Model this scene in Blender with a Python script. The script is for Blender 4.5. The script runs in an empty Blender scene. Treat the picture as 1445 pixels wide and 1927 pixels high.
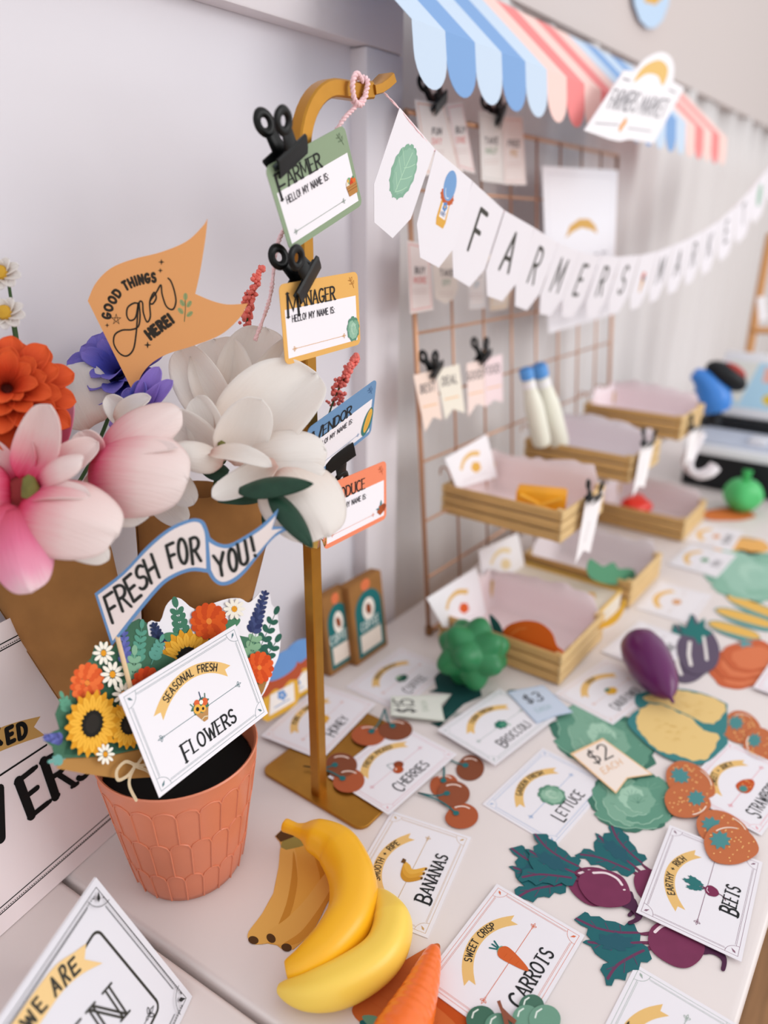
import bpy, bmesh, math, random
from mathutils import Vector as V, Matrix
from mathutils.geometry import tessellate_polygon
R = math.radians
random.seed(7)
scene = bpy.context.scene
# ------------------------------------------------------------------ camera
# world: X runs along the table, Y towards the wall, Z up, table top z = 0 (metres)
EYE = V((0, 0, .587)); FPX = 1390.0; CX, CY = 722.5, 963.5
_p, _r, _a = R(21.1), R(-.5), R(53.3)
def _w(v): return V((v[0]*math.cos(_a)+v[1]*math.sin(_a), -v[0]*math.sin(_a)+v[1]*math.cos(_a), v[2]))
_rt, _fw, _dn = V((1, 0, 0)), V((0, math.cos(_p), -math.sin(_p))), V((0, -math.sin(_p), -math.cos(_p)))
c_, s_ = math.cos(_r), math.sin(_r)
RT, DN, FW = _w(_rt*c_+_dn*s_), _w(_dn*c_-_rt*s_), _w(_fw)
cam = bpy.data.cameras.new('camera'); cam_o = bpy.data.objects.new('camera', cam)
scene.collection.objects.link(cam_o); scene.camera = cam_o
cam_o.matrix_world = Matrix(((RT.x, -DN.x, -FW.x, EYE.x), (RT.y, -DN.y, -FW.y, EYE.y), (RT.z, -DN.z, -FW.z, EYE.z), (0, 0, 0, 1)))
cam.sensor_fit = 'VERTICAL'; cam.sensor_height = 36; cam.sensor_width = 27; cam.lens = FPX/1927*36
cam.clip_start = .01; cam.clip_end = 60
cam.dof.use_dof = True; cam.dof.focus_distance = .655; cam.dof.aperture_fstop = 2.3
# ------------------------------------------------------------------ light
world = bpy.data.worlds.new('world'); scene.world = world; world.use_nodes = True
bg = world.node_tree.nodes['Background']; bg.inputs[0].default_value = (1, .992, .998, 1); bg.inputs[1].default_value = 1.0
def area(name, loc, aim, size, power, col):
    l = bpy.data.lights.new(name, 'AREA'); l.shape = 'RECTANGLE'; l.size, l.size_y = size; l.energy = power; l.color = col
    o = bpy.data.objects.new(name, l); scene.collection.objects.link(o); o.location = loc
    o.rotation_euler = (V(aim)-V(loc)).to_track_quat('-Z', 'Y').to_euler(); return o
area('window_light', (1.7, -2.4, 1.35), (.5, .5, .25), (2.0, 1.8), 38, (1, .99, .975))
vs = scene.view_settings; vs.view_transform = 'Standard'; vs.look = 'None'; vs.exposure = .0; vs.gamma = 1; vs.use_curve_mapping = False
# ------------------------------------------------------------------ pixel -> place
def ray(x, y): return RT*((x-CX)/FPX)+DN*((y-CY)/FPX)+FW
def onz(x, y, z=0): d = ray(x, y); return EYE+d*((z-EYE.z)/d.z)
def ony(x, y, Y): d = ray(x, y); return EYE+d*(Y/d.y)
def dep(x, y, t): return EYE+ray(x, y)*t
# ------------------------------------------------------------------ materials
def lin(h):
    h = h.lstrip('#'); o = []
    for i in (0, 2, 4):
        c = int(h[i:i+2], 16)/255; o.append(c/12.92 if c <= .04045 else ((c+.055)/1.055)**2.4)
    return (*o, 1)
_M = {}
def mat(h, rough=.75, metal=0, spec=.3, noise=0, scale=40, bump=0, bscale=200, coat=0, sss=0, trans=0, alpha=1, stretch=None):
    k = (h, rough, metal, spec, noise, scale, bump, bscale, coat, sss, trans, stretch)
    if k in _M: return _M[k]
    m = bpy.data.materials.new('finish_'+h.strip('#')); m.use_nodes = True; nt = m.node_tree; b = nt.nodes['Principled BSDF']
    b.inputs['Base Color'].default_value = lin(h); b.inputs['Roughness'].default_value = rough; b.inputs['Metallic'].default_value = metal
    b.inputs['Specular IOR Level'].default_value = spec; b.inputs['Coat Weight'].default_value = coat; b.inputs['Coat Roughness'].default_value = .15
    if sss: b.inputs['Subsurface Weight'].default_value = sss; b.inputs['Subsurface Radius'].default_value = (.012, .006, .004); b.inputs['Subsurface Scale'].default_value = .5
    if trans: b.inputs['Transmission Weight'].default_value = trans
    if noise or bump:
        tc = nt.nodes.new('ShaderNodeTexCoord'); mp = nt.nodes.new('ShaderNodeMapping'); nt.links.new(tc.outputs['Object'], mp.inputs[0])
        if stretch: mp.inputs['Scale'].default_value = stretch
        if noise:
            n = nt.nodes.new('ShaderNodeTexNoise'); n.inputs['Scale'].default_value = scale; n.inputs['Detail'].default_value = 5; nt.links.new(mp.outputs[0], n.inputs['Vector'])
            r = nt.nodes.new('ShaderNodeValToRGB'); c = lin(h)
            r.color_ramp.elements[0].position = .3; r.color_ramp.elements[1].position = .7
            r.color_ramp.elements[0].color = (*[x*(1-noise) for x in c[:3]], 1); r.color_ramp.elements[1].color = (*[min(1, x*(1+noise)) for x in c[:3]], 1)
            nt.links.new(n.outputs[0], r.inputs[0]); nt.links.new(r.outputs[0], b.inputs['Base Color'])
        if bump:
            n = nt.nodes.new('ShaderNodeTexNoise'); n.inputs['Scale'].default_value = bscale; n.inputs['Detail'].default_value = 3; nt.links.new(mp.outputs[0], n.inputs['Vector'])
            bp = nt.nodes.new('ShaderNodeBump'); bp.inputs['Strength'].default_value = bump; bp.inputs['Distance'].default_value = .002
            nt.links.new(n.outputs[0], bp.inputs['Height']); nt.links.new(bp.outputs[0], b.inputs['Normal'])
    _M[k] = m; return m
def ink(h): return mat(h, .8, spec=.2)
def petal_mat(name, stops, edge=None, trans=.25, noise=.06):
    """colour runs along the petal (UV y: 0 base, 1 tip)"""
    m = bpy.data.materials.new(name); m.use_nodes = True; nt = m.node_tree; b = nt.nodes['Principled BSDF']
    uv = nt.nodes.new('ShaderNodeUVMap'); sx = nt.nodes.new('ShaderNodeSeparateXYZ'); nt.links.new(uv.outputs[0], sx.inputs[0])
    mp = nt.nodes.new('ShaderNodeMapping'); mp.inputs['Scale'].default_value = (14, 1.5, 1); nt.links.new(uv.outputs[0], mp.inputs[0])
    n = nt.nodes.new('ShaderNodeTexNoise'); n.inputs['Scale'].default_value = 2; n.inputs['Detail'].default_value = 4; nt.links.new(mp.outputs[0], n.inputs['Vector'])
    ma = nt.nodes.new('ShaderNodeMath'); ma.operation = 'MULTIPLY_ADD'; nt.links.new(n.outputs[0], ma.inputs[0]); ma.inputs[1].default_value = .16
    mb = nt.nodes.new('ShaderNodeMath'); mb.operation = 'SUBTRACT'; nt.links.new(sx.outputs[1], mb.inputs[0]); mb.inputs[1].default_value = .08
    nt.links.new(mb.outputs[0], ma.inputs[2])
    r = nt.nodes.new('ShaderNodeValToRGB'); cr = r.color_ramp
    while len(cr.elements) < len(stops): cr.elements.new(.5)
    for e, (p, h) in zip(cr.elements, stops): e.position = p; e.color = lin(h)
    nt.links.new(ma.outputs[0], r.inputs[0]); nt.links.new(r.outputs[0], b.inputs['Base Color'])
    b.inputs['Roughness'].default_value = .6; b.inputs['Specular IOR Level'].default_value = .25
    bp = nt.nodes.new('ShaderNodeBump'); bp.inputs['Strength'].default_value = .5; bp.inputs['Distance'].default_value = .0015; nt.links.new(n.outputs[0], bp.inputs['Height']); nt.links.new(bp.outputs[0], b.inputs['Normal'])
    t = nt.nodes.new('ShaderNodeBsdfTranslucent'); nt.links.new(r.outputs[0], t.inputs[0]); mx = nt.nodes.new('ShaderNodeMixShader'); mx.inputs[0].default_value = trans
    nt.links.new(b.outputs[0], mx.inputs[1]); nt.links.new(t.outputs[0], mx.inputs[2]); nt.links.new(mx.outputs[0], nt.nodes['Material Output'].inputs[0])
    return m
# ------------------------------------------------------------------ objects
COL = scene.collection
def tag(o, label=None, cat=None, group=None, kind=None):
    if label: o['label'] = label
    if cat: o['category'] = cat
    if group: o['group'] = group
    if kind: o['kind'] = kind
    return o
def thing(name, label, cat, mtx=None, group=None, loc=None):
    o = bpy.data.objects.new(name, None); COL.objects.link(o); o.empty_display_size = .02
    if mtx is not None: o.matrix_world = mtx
    if loc is not None: o.location = loc
    return tag(o, label, cat, group)
def mesh(name, vs_, fs, mats, parent=None, mtx=None, smooth=False, fm=None, uv=None):
    me = bpy.data.meshes.new(name); me.from_pydata([tuple(v) for v in vs_], [], fs)
    for m in (mats if isinstance(mats, (list, tuple)) else [mats]): me.materials.append(m)
    if fm: me.polygons.foreach_set('material_index', fm)
    if smooth: me.polygons.foreach_set('use_smooth', [True]*len(fs))
    if uv:
        l = me.uv_layers.new(name='UVMap')
        for i, lp in enumerate(me.loops): l.data[i].uv = uv[lp.vertex_index]
    me.update()
    o = bpy.data.objects.new(name, me); COL.objects.link(o)
    if parent is not None: o.parent = parent
    if mtx is not None:
        if parent is None: o.matrix_world = mtx
        else: o.matrix_local = mtx
    return o
def fromm(name, bm, mats, parent=None, mtx=None, smooth=False):
    bmesh.ops.recalc_face_normals(bm, faces=bm.faces[:]); me = bpy.data.meshes.new(name); bm.to_mesh(me); bm.free()
    for m in (mats if isinstance(mats, (list, tuple)) else [mats]): me.materials.append(m)
    if smooth: me.polygons.foreach_set('use_smooth', [True]*len(me.polygons))
    o = bpy.data.objects.new(name, me); COL.objects.link(o)
    if parent is not None: o.parent = parent
    if mtx is not None: o.matrix_local = mtx
    return o
def sharp(o, ang=35):
    o.data.polygons.foreach_set('use_smooth', [True]*len(o.data.polygons)); o.data.set_sharp_from_angle(angle=R(ang)); return o
def copy_tree(o, parent=None):
    c = o.copy(); COL.objects.link(c); c.parent = parent
    for ch in list(o.children): copy_tree(ch, c)
    return c
def box(bm, lo, hi, bev=0, mtx=None):
    lo, hi = V(lo), V(hi)
    r = bmesh.ops.create_cube(bm, size=1); vv = r['verts']
    for v in vv: v.co = V(((lo.x+hi.x)/2+v.co.x*(hi.x-lo.x), (lo.y+hi.y)/2+v.co.y*(hi.y-lo.y), (lo.z+hi.z)/2+v.co.z*(hi.z-lo.z)))
    if bev:
        es = list({e for v in vv for e in v.link_edges}); g = bmesh.ops.bevel(bm, geom=es, offset=bev, segments=2, affect='EDGES', profile=.5); vv = list({v for f in g['faces'] for v in f.verts} | {v for v in vv if v.is_valid})
    if mtx is not None:
        for v in vv: v.co = mtx @ v.co
    return vv
def boxo(name, lo, hi, m, parent=None, bev=0, mtx=None):
    bm = bmesh.new(); box(bm, lo, hi, bev); o = fromm(name, bm, m, parent, mtx); return sharp(o) if bev else o
def frames(pts, up=None):
    """moving frames along a polyline"""
    out = []; n = None
    for i, p in enumerate(pts):
        t = (pts[min(i+1, len(pts)-1)]-pts[max(i-1, 0)]).normalized()
        if n is None:
            u = up or (V((0, 0, 1)) if abs(t.z) < .9 else V((1, 0, 0))); n = (u-t*u.dot(t)).normalized()
        else: n = (n-t*n.dot(t)).normalized()
        out.append((p, t, n, t.cross(n)))
    return out
def tubed(pts, rad, seg=8, prof=None, up=None, cap=True):
    pts = [V(p) for p in pts]; fr = frames(pts, up); vs_, fs = [], []
    for i, (p, t, n, b) in enumerate(fr):
        r = rad(i/(len(pts)-1)) if callable(rad) else rad
        if prof: ring = [(x*r, y*r) for x, y in prof]
        else: ring = [(math.cos(2*math.pi*k/seg)*r, math.sin(2*math.pi*k/seg)*r) for k in range(seg)]
        vs_ += [p+n*x+b*y for x, y in ring]
    k = len(prof) if prof else seg
    for i in range(len(pts)-1):
        for j in range(k): a, c = i*k+j, i*k+(j+1) % k; fs.append((a, c, c+k, a+k))
    if cap: fs.append(tuple(range(k-1, -1, -1))); fs.append(tuple(range((len(pts)-1)*k, len(pts)*k)))
    return vs_, fs
def tube(name, pts, rad, m, parent=None, seg=8, prof=None, up=None, smooth=True, mtx=None):
    v, f = tubed(pts, rad, seg, prof, up); o = mesh(name, v, f, m, parent, mtx)
    return sharp(o, 40) if smooth else o
def lathe(name, prof, m, parent=None, seg=40, mtx=None, close=False):
    vs_, fs = [], []
    for r, z in prof:
        for k in range(seg): a = 2*math.pi*k/seg; vs_.append((r*math.cos(a), r*math.sin(a), z))
    for i in range(len(prof)-1):
        for k in range(seg): a, b = i*seg+k, i*seg+(k+1) % seg; fs.append((a, b, b+seg, a+seg))
    return sharp(mesh(name, vs_, fs, m, parent, mtx), 50)
def smoothc(pts, n=8, closed=False):
    """catmull-rom through 2-D or 3-D points"""
    P = [V(p) for p in pts]; L = len(P); out = []
    for i in range(L if closed else L-1):
        p0 = P[(i-1) % L] if closed or i > 0 else P[0]; p1, p2 = P[i], P[(i+1) % L]; p3 = P[(i+2) % L] if closed or i+2 < L else P[-1]
        for k in range(n):
            t = k/n; out.append(.5*((2*p1)+(p2-p0)*t+(2*p0-5*p1+4*p2-p3)*t*t+(3*p1-p0-3*p2+p3)*t**3))
    if not closed: out.append(P[-1])
    return out
def basis(o, r, u):
    r = V(r).normalized(); u = V(u); u = (u-r*u.dot(r)).normalized(); n = r.cross(u)
    return Matrix(((r.x, u.x, n.x, o[0]), (r.y, u.y, n.y, o[1]), (r.z, u.z, n.z, o[2]), (0, 0, 0, 1)))
class Pl:
    """a flat sheet's own frame; uv() turns a photo pixel into its sheet coordinates (metres)"""
    def __init__(s, mtx): s.m = mtx; s.o = mtx.translation; s.n = mtx.col[2].xyz; s.i = mtx.inverted()
    def p3(s, x, y): d = ray(x, y); return EYE+d*((s.o-EYE).dot(s.n)/d.dot(s.n))
    def uv(s, x, y): q = s.i @ s.p3(x, y); return (q.x, q.y)
    def uvs(s, pts): return [s.uv(*p) for p in pts]
def facing(x, y, t, tilt=0, yaw=0):
    """upright sheet through a place, turned to the viewer"""
    o = dep(x, y, t); f = V((FW.x, FW.y, 0)).normalized(); f = Matrix.Rotation(yaw, 3, 'Z') @ f
    r = f.cross(V((0, 0, 1))); u = (V((0, 0, 1))*math.cos(tilt)+f*math.sin(tilt)); return Pl(basis(o, r, u))
def flat(z=0, at=(0, 0), ang=0): return Pl(Matrix.Translation((at[0], at[1], z)) @ Matrix.Rotation(ang, 4, 'Z'))
# ------------------------------------------------------------------ 2-D print
def ellp(cx, cy, rx, ry, rot=0, n=24, a0=0, a1=360):
    c, s = math.cos(rot), math.sin(rot); m = n if a1-a0 >= 360 else n+1; o = []
    for k in range(m): a = R(a0+(a1-a0)*k/n); x, y = rx*math.cos(a), ry*math.sin(a); o.append((cx+x*c-y*s, cy+x*s+y*c))
    return o
class D:
    def __init__(s, f=None): s.v, s.f, s.fm, s.mats, s.z, s.t = [], [], [], [], 0, f or (lambda x, y: (x, y))
    def mi(s, c):
        m = ink(c) if isinstance(c, str) else c
        if m not in s.mats: s.mats.append(m)
        return s.mats.index(m)
    def poly(s, pts, c):
        pts = [s.t(*p) for p in [tuple(q)[:2] for q in pts]]; s.raw(pts, c)
    def raw(s, pts, c):
        ar = sum(pts[i-1][0]*pts[i][1]-pts[i][0]*pts[i-1][1] for i in range(len(pts)))
        if ar < 0: pts = pts[::-1]
        b = len(s.v); s.z += 8e-6; s.v += [(p[0], p[1], s.z) for p in pts]; k = s.mi(c)
        for t in tessellate_polygon([[V((p[0], p[1], 0)) for p in pts]]):
            a, e, g = [pts[i] for i in t]
            if (e[0]-a[0])*(g[1]-a[1])-(e[1]-a[1])*(g[0]-a[0]) < 0: t = (t[0], t[2], t[1])
            s.f.append(tuple(b+i for i in t)); s.fm.append(k)
    def ell(s, cx, cy, rx, ry, c, rot=0, n=24): s.poly(ellp(cx, cy, rx, ry, rot, n), c)
    def line(s, pts, w, c, closed=False, cap=True, taper=None):
        P = [V(s.t(*tuple(p)[:2])) for p in pts]
        P = [p for i, p in enumerate(P) if i == 0 or (p-P[i-1]).length > 1e-7]
        if len(P) < 2: return
        s.z += 8e-6; b = len(s.v); k = s.mi(c); n = len(P)
        for i, p in enumerate(P):
            if closed: a, d = P[i-1], P[(i+1) % n]
            else: a, d = P[max(i-1, 0)], P[min(i+1, n-1)]
            t1 = (p-a).normalized() if (p-a).length else (d-p).normalized(); t2 = (d-p).normalized() if (d-p).length else t1
            t = t1+t2; t = t.normalized() if t.length > 1e-6 else t1
            q = V((-t.y, t.x)); m = w/2/max(.45, q.dot(V((-t1.y, t1.x))))
            if taper: m *= taper(i/(n-1))
            s.v += [(*(p+q*m), s.z), (*(p-q*m), s.z)]
        for i in range(n if closed else n-1):
            j = (i+1) % n; s.f.append((b+2*i+1, b+2*j+1, b+2*j, b+2*i)); s.fm.append(k)
        if cap and not closed:
            for e, d in ((P[0], P[0]-P[1]), (P[-1], P[-1]-P[-2])):
                a = math.atan2(d.y, d.x)-math.pi/2; q = len(s.v); s.v += [(e.x+w/2*math.cos(a+math.pi*i/6), e.y+w/2*math.sin(a+math.pi*i/6), s.z) for i in range(7)]
                s.f.append(tuple(range(q, q+7))); s.fm.append(k)
    def build(s, name, parent, z=.00003, label=None):
        if not s.f: return None
        o = mesh(name, [(x, y, h+z) for x, y, h in s.v], s.f, s.mats, parent, fm=s.fm)
        if label: o['label'] = label
        return o
def slab(name, pts, th, m, parent=None, z=0, mtx=None):
    """outline with real thickness, top face at z"""
    pts = [tuple(p)[:2] for p in pts]
    if sum(pts[i-1][0]*pts[i][1]-pts[i][0]*pts[i-1][1] for i in range(len(pts))) < 0: pts = pts[::-1]
    n = len(pts); vs_ = [(x, y, z) for x, y in pts]+[(x, y, z-th) for x, y in pts]; fs = []
    for t in tessellate_polygon([[V((p[0], p[1], 0)) for p in pts]]):
        a, e, g = [pts[i] for i in t]
        if (e[0]-a[0])*(g[1]-a[1])-(e[1]-a[1])*(g[0]-a[0]) < 0: t = (t[0], t[2], t[1])
        fs.append(tuple(t)); fs.append((t[0]+n, t[2]+n, t[1]+n))
    for i in range(n): j = (i+1) % n; fs.append((j, i, i+n, j+n))
    return mesh(name, vs_, fs, m, parent, mtx)
def rrect(w, h, r, n=5):
    o = []
    for cx, cy, a in ((w/2-r, h/2-r, 0), (-w/2+r, h/2-r, 90), (-w/2+r, -h/2+r, 180), (w/2-r, -h/2+r, 270)):
        for k in range(n+1): t = R(a+90*k/n); o.append((cx+r*math.cos(t), cy+r*math.sin(t)))
    return o
# stroke lettering: each glyph is strokes on a cell of height 1
def A_(cx, cy, rx, ry, a0, a1, n=12): return [(cx+rx*math.cos(R(a0+(a1-a0)*k/n)), cy+ry*math.sin(R(a0+(a1-a0)*k/n))) for k in range(n+1)]
G = {
'A': (.56, [[(0, 0), (.28, 1)], [(.28, 1), (.56, 0)], [(.1, .33), (.46, .33)]]),
'B': (.5, [[(0, 0), (0, 1)], [(0, 1)]+A_(.22, .76, .22, .24, 90, -90)+[(0, .52)], [(0, .52)]+A_(.24, .26, .26, .26, 90, -90)+[(0, 0)]]),
'C': (.52, [A_(.28, .5, .28, .5, 52, 308, 18)]),
'D': (.52, [[(0, 0), (0, 1)], [(0, 1)]+A_(.16, .5, .36, .5, 90, -90, 14)+[(0, 0)]]),
'E': (.42, [[(0, 0), (0, 1)], [(0, 1), (.4, 1)], [(0, .52), (.33, .52)], [(0, 0), (.42, 0)]]),
'F': (.42, [[(0, 0), (0, 1)], [(0, 1), (.42, 1)], [(0, .5), (.34, .5)]]),
'G': (.54, [A_(.28, .5, .28, .5, 52, 330, 18)+[(.54, .42), (.32, .42)]]),
'H': (.5, [[(0, 0), (0, 1)], [(.5, 0), (.5, 1)], [(0, .5), (.5, .5)]]),
'I': (.06, [[(.03, 0), (.03, 1)]]),
'J': (.36, [[(.36, 1), (.36, .25)]+A_(.18, .25, .18, .25, 0, -170, 8)]),
'K': (.5, [[(0, 0), (0, 1)], [(.48, 1), (.02, .42)], [(.14, .56), (.5, 0)]]),
'L': (.4, [[(0, 1), (0, 0)], [(0, 0), (.4, 0)]]),
'M': (.66, [[(0, 0), (.05, 1)], [(.05, 1), (.33, .25), (.61, 1)], [(.61, 1), (.66, 0)]]),
'N': (.52, [[(0, 0), (0, 1)], [(0, 1), (.52, 0)], [(.52, 0), (.52, 1)]]),
'O': (.56, [A_(.28, .5, .28, .5, 90, 450, 22)]),
'P': (.46, [[(0, 0), (0, 1)], [(0, 1)]+A_(.2, .74, .26, .26, 90, -90)+[(0, .48)]]),
'Q': (.56, [A_(.28, .5, .28, .5, 90, 450, 22), [(.34, .22), (.56, -.05)]]),
'R': (.48, [[(0, 0), (0, 1)], [(0, 1)]+A_(.2, .75, .26, .25, 90, -90)+[(0, .5)], [(.2, .5), (.48, 0)]]),
'S': (.46, [A_(.23, .75, .21, .25, 35, 270, 10)+A_(.23, .25, .23, .25, 90, -150, 12)]),
'T': (.5, [[(0, 1), (.5, 1)], [(.25, 1), (.25, 0)]]),
'U': (.5, [[(0, 1), (0, .26)]+A_(.25, .26, .25, .26, 180, 360, 12)+[(.5, 1)]]),
'V': (.54, [[(0, 1), (.27, 0)], [(.27, 0), (.54, 1)]]),
'W': (.76, [[(0, 1), (.2, 0)], [(.2, 0), (.38, .8)], [(.38, .8), (.56, 0)], [(.56, 0), (.76, 1)]]),
'X': (.52, [[(0, 0), (.52, 1)], [(0, 1), (.52, 0)]]),
'Y': (.54, [[(0, 1), (.27, .48)], [(.54, 1), (.27, .48)], [(.27, .48), (.27, 0)]]),
'Z': (.48, [[(0, 1), (.48, 1), (0, 0), (.48, 0)]]),
'0': (.5, [A_(.25, .5, .25, .5, 90, 450, 20)]), '1': (.2, [[(0, .8), (.16, 1), (.16, 0)]]),
'2': (.48, [A_(.24, .74, .23, .26, 165, -40, 12)+[(0, 0), (.5, 0)]]), '3': (.46, [A_(.22, .76, .22, .24, 150, -90, 10)+A_(.22, .26, .24, .26, 90, -150, 12)]),
'5': (.46, [[(.42, 1), (.06, 1), (.03, .56)]+A_(.2, .31, .26, .31, 120, -150, 14)]), '$': (.46, [A_(.23, .7, .2, .2, 40, 270, 10)+A_(.23, .28, .22, .22, 90, -150, 12), [(.23, 1.04), (.23, -.06)]]),
'!': (.06, [[(.03, 1), (.03, .3)], [(.03, .06), (.03, .02)]]), ':': (.06, [[(.03, .66), (.03, .62)], [(.03, .1), (.03, .06)]]), '+': (.36, [[(0, .45), (.36, .45)], [(.18, .25), (.18, .66)]]), '.': (.06, [[(.03, 0), (.03, .03)]]),
}
G['6'] = G['0']; G['9'] = G['3']
def width(t, gap=.16, space=.34, sx=1): return sum((space if ch == ' ' else G[ch][0]*sx)+gap for ch in t)-gap
def letters(d, t, place, h, w, c, gap=.16, space=.34, serif=False, sx=1, first=1, fdrop=0):
    """place(u, v): letter coordinates (baseline u, height v, metres) -> sheet coordinates"""
    x = 0
    for i, ch in enumerate(t):
        if ch == ' ': x += (space+gap)*h; continue
        k = first if i == 0 else 1; gw, st = G[ch]
        for s in st:
            pts = [(x+px*h*sx*k, (py*k-(fdrop if i == 0 else 0))*h) for px, py in s]
            if len(pts) == 2:
                a, b = pts; pts = [(a[0]+(b[0]-a[0])*q/4, a[1]+(b[1]-a[1])*q/4) for q in range(5)]
            steep = len(s) == 2 and abs(s[0][1]-s[1][1]) > 1.3*abs(s[0][0]-s[1][0])
            ww = w*k*(1 if (not serif or steep or len(s) > 3) else .62)
            d.line([place(*p) for p in pts], ww, c)
            if serif and len(s) >= 2:
                for e, f in ((s[0], s[1]), (s[-1], s[-2])):
                    if e[1] in (0, 1) and abs(e[1]-f[1]) > 1.2*abs(e[0]-f[0]) and not (ch in 'AVWMY' and .2 < e[0]/gw < .8 and (ch, e[1]) in (('A', 1), ('V', 0), ('Y', 0))):
                        ex, ey = x+e[0]*h*sx*k, (e[1]*k-(fdrop if i == 0 else 0))*h; q = .1*h*k
                        d.line([place(ex-q, ey), place(ex, ey), place(ex+q, ey)], w*.6, c)
        x += (gw*sx*k+gap)*h
def arcplace(cx, cy, r, a_mid, total):
    """text set on the outside of an arc, centred at angle a_mid (degrees)"""
    def f(u, v): a = R(a_mid)-(u-total/2)/r; return (cx+(r+v)*math.cos(a), cy+(r+v)*math.sin(a))
    return f
# ================================================================== the setting
def struct(o, label): return tag(o, label, kind='structure')
WALL = mat('dedbe2', .55, spec=.35, noise=.015, scale=6, bump=.05, bscale=30)
struct(boxo('floor', (-3, -3, -.8), (5, .7, -.75), mat('9a7350', .5, noise=.25, scale=9, stretch=(1, 12, 1))), 'warm brown wooden floor seen past the table edge')
struct(boxo('wall_back', (-2.2, .645, -.75), (.79, .72, 2.2), WALL), 'recessed white painted wall panel behind the flowers')
struct(boxo('trim_1', (-2.2, .62, .786), (.865, .645, 2.2), mat('e2dce0', .5), bev=.003), 'white painted header rail above the recessed wall panel')
struct(boxo('trim_2', (.79, .62, -.75), (.865, .72, .7855), mat('e2dce0', .5), bev=.003), 'white painted upright frame between wall panel and curtain')
struct(boxo('wall_upper', (.866, .668, .925), (5, .70, 2.2), mat('cdc4c2', .6)), 'plain off white wall above the curtain')
struct(boxo('wall_outer', (-2.2, .76, -.75), (5, .8, 2.2), mat('cfc9c6', .7)), 'pale wall behind the white curtain')
def curtain():
    vs_, fs = [], []; n = 300
    for i in range(n+1):
        x = .872+3.2*i/n; y = .686+.013*math.sin(x*30+.8*math.sin(x*9))+.006*math.sin(x*67)
        for z in (-.74, -.2, .2, .5, .75, .924): vs_.append((x+.006*math.sin(z*7+x*20), y+.006*math.sin(z*5+x*11), z))
    for i in range(n):
        for k in range(5): a = i*6+k; fs.append((a, a+6, a+7, a+1))
    o = mesh('curtain', vs_, fs, mat('dcd8d8', .85), smooth=True)
    s = o.modifiers.new('thickness', 'SOLIDIFY'); s.thickness = .0012
    tag(o, 'long white gathered curtain hanging behind the wire grid', 'curtain')
curtain()
def slabbev(name, pts, z0, z1, bev, m, parent=None):
    bm = bmesh.new(); vs_ = [bm.verts.new((*p, z0)) for p in pts]; f = bm.faces.new(vs_)
    r = bmesh.ops.extrude_face_region(bm, geom=[f]); top = [v for v in r['geom'] if isinstance(v, bmesh.types.BMVert)]
    for v in top: v.co.z = z1
    es = [e for e in bm.edges if e.verts[0].co.z == e.verts[1].co.z]
    bmesh.ops.bevel(bm, geom=es, offset=bev, segments=3, affect='EDGES', profile=.6)
    return sharp(fromm(name, bm, m, parent), 50)
TABLE = mat('e4dbd9', .42, spec=.4, noise=.012, scale=12)
def table(label, pts, legs):
    t = thing('table', label, 'table', loc=(sum(p[0] for p in pts)/4, sum(p[1] for p in pts)/4, -.75)); ox, oy = t.location.x, t.location.y
    slabbev('table_top', [(x-ox, y-oy) for x, y in pts], .718, .75, .007, TABLE, t)
    for x, y in legs: boxo('leg', (x-ox-.02, y-oy-.02, 0), (x-ox+.02, y-oy+.02, .7185), TABLE, t, .003)
    xs = [x-ox for x, y in legs]; ys = [y-oy for x, y in legs]
    boxo('apron', (min(xs), min(ys)-.008, .64), (max(xs), min(ys)+.008, .7185), TABLE, t)
    boxo('apron', (min(xs), max(ys)-.008, .64), (max(xs), max(ys)+.008, .7185), TABLE, t)
table('long white table spread with produce cards and paper cutouts', [(.2905, .012), (2.9, .012), (2.9, .612), (.2465, .612)], [(.36, .06), (2.84, .06), (2.84, .56), (.36, .56)])
table('white table at the left carrying the folded open sign', [(-.9, .0), (.2865, 0), (.2415, .612), (-.9, .612)], [(-.84, .06), (.2, .06), (.18, .56), (-.84, .56)])
# ================================================================== gold stand
GOLD = mat('b07c2c', .34, metal=.75, spec=.5, noise=.06, scale=60)
st = thing('display_stand', 'tall brass coloured stand with square post holding the name tags', 'stand', loc=(.48, .444, 0))
slabo = slabbev('base_plate', [(x, y) for x, y in [(px+.065, py+.002) for px, py in rrect(.16, .15, .012)]], .0003, .004, .0006, GOLD, st)
sq = .0067; bv = .0014
sqp = [(sq, sq-bv), (sq-bv, sq), (-sq+bv, sq), (-sq, sq-bv), (-sq, -sq+bv), (-sq+bv, -sq), (sq-bv, -sq), (sq, -sq+bv)]
pts = [V((0, 0, z)) for z in (.0035, .2, .45, .64)]
for k in range(1, 11):
    a = R(9*k); pts.append(V((.045*(1-math.cos(a)), 0, .64+.052*math.sin(a))))
pts += [V((.07, 0, .693)), V((.088, 0, .696))]
tube('post', pts, 1, GOLD, st, prof=sqp, up=V((0, 1, 0)))
tip = [V((.0878, 0, .696)), V((.097, 0, .6985)), V((.106, 0, .703)), V((.1145, 0, .7085))]
tube('arm_tip', tip, lambda t: 1+.1*t, GOLD, st, prof=[(x*1.25, y*.62) for x, y in sqp], up=V((0, 1, 0)))
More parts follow.
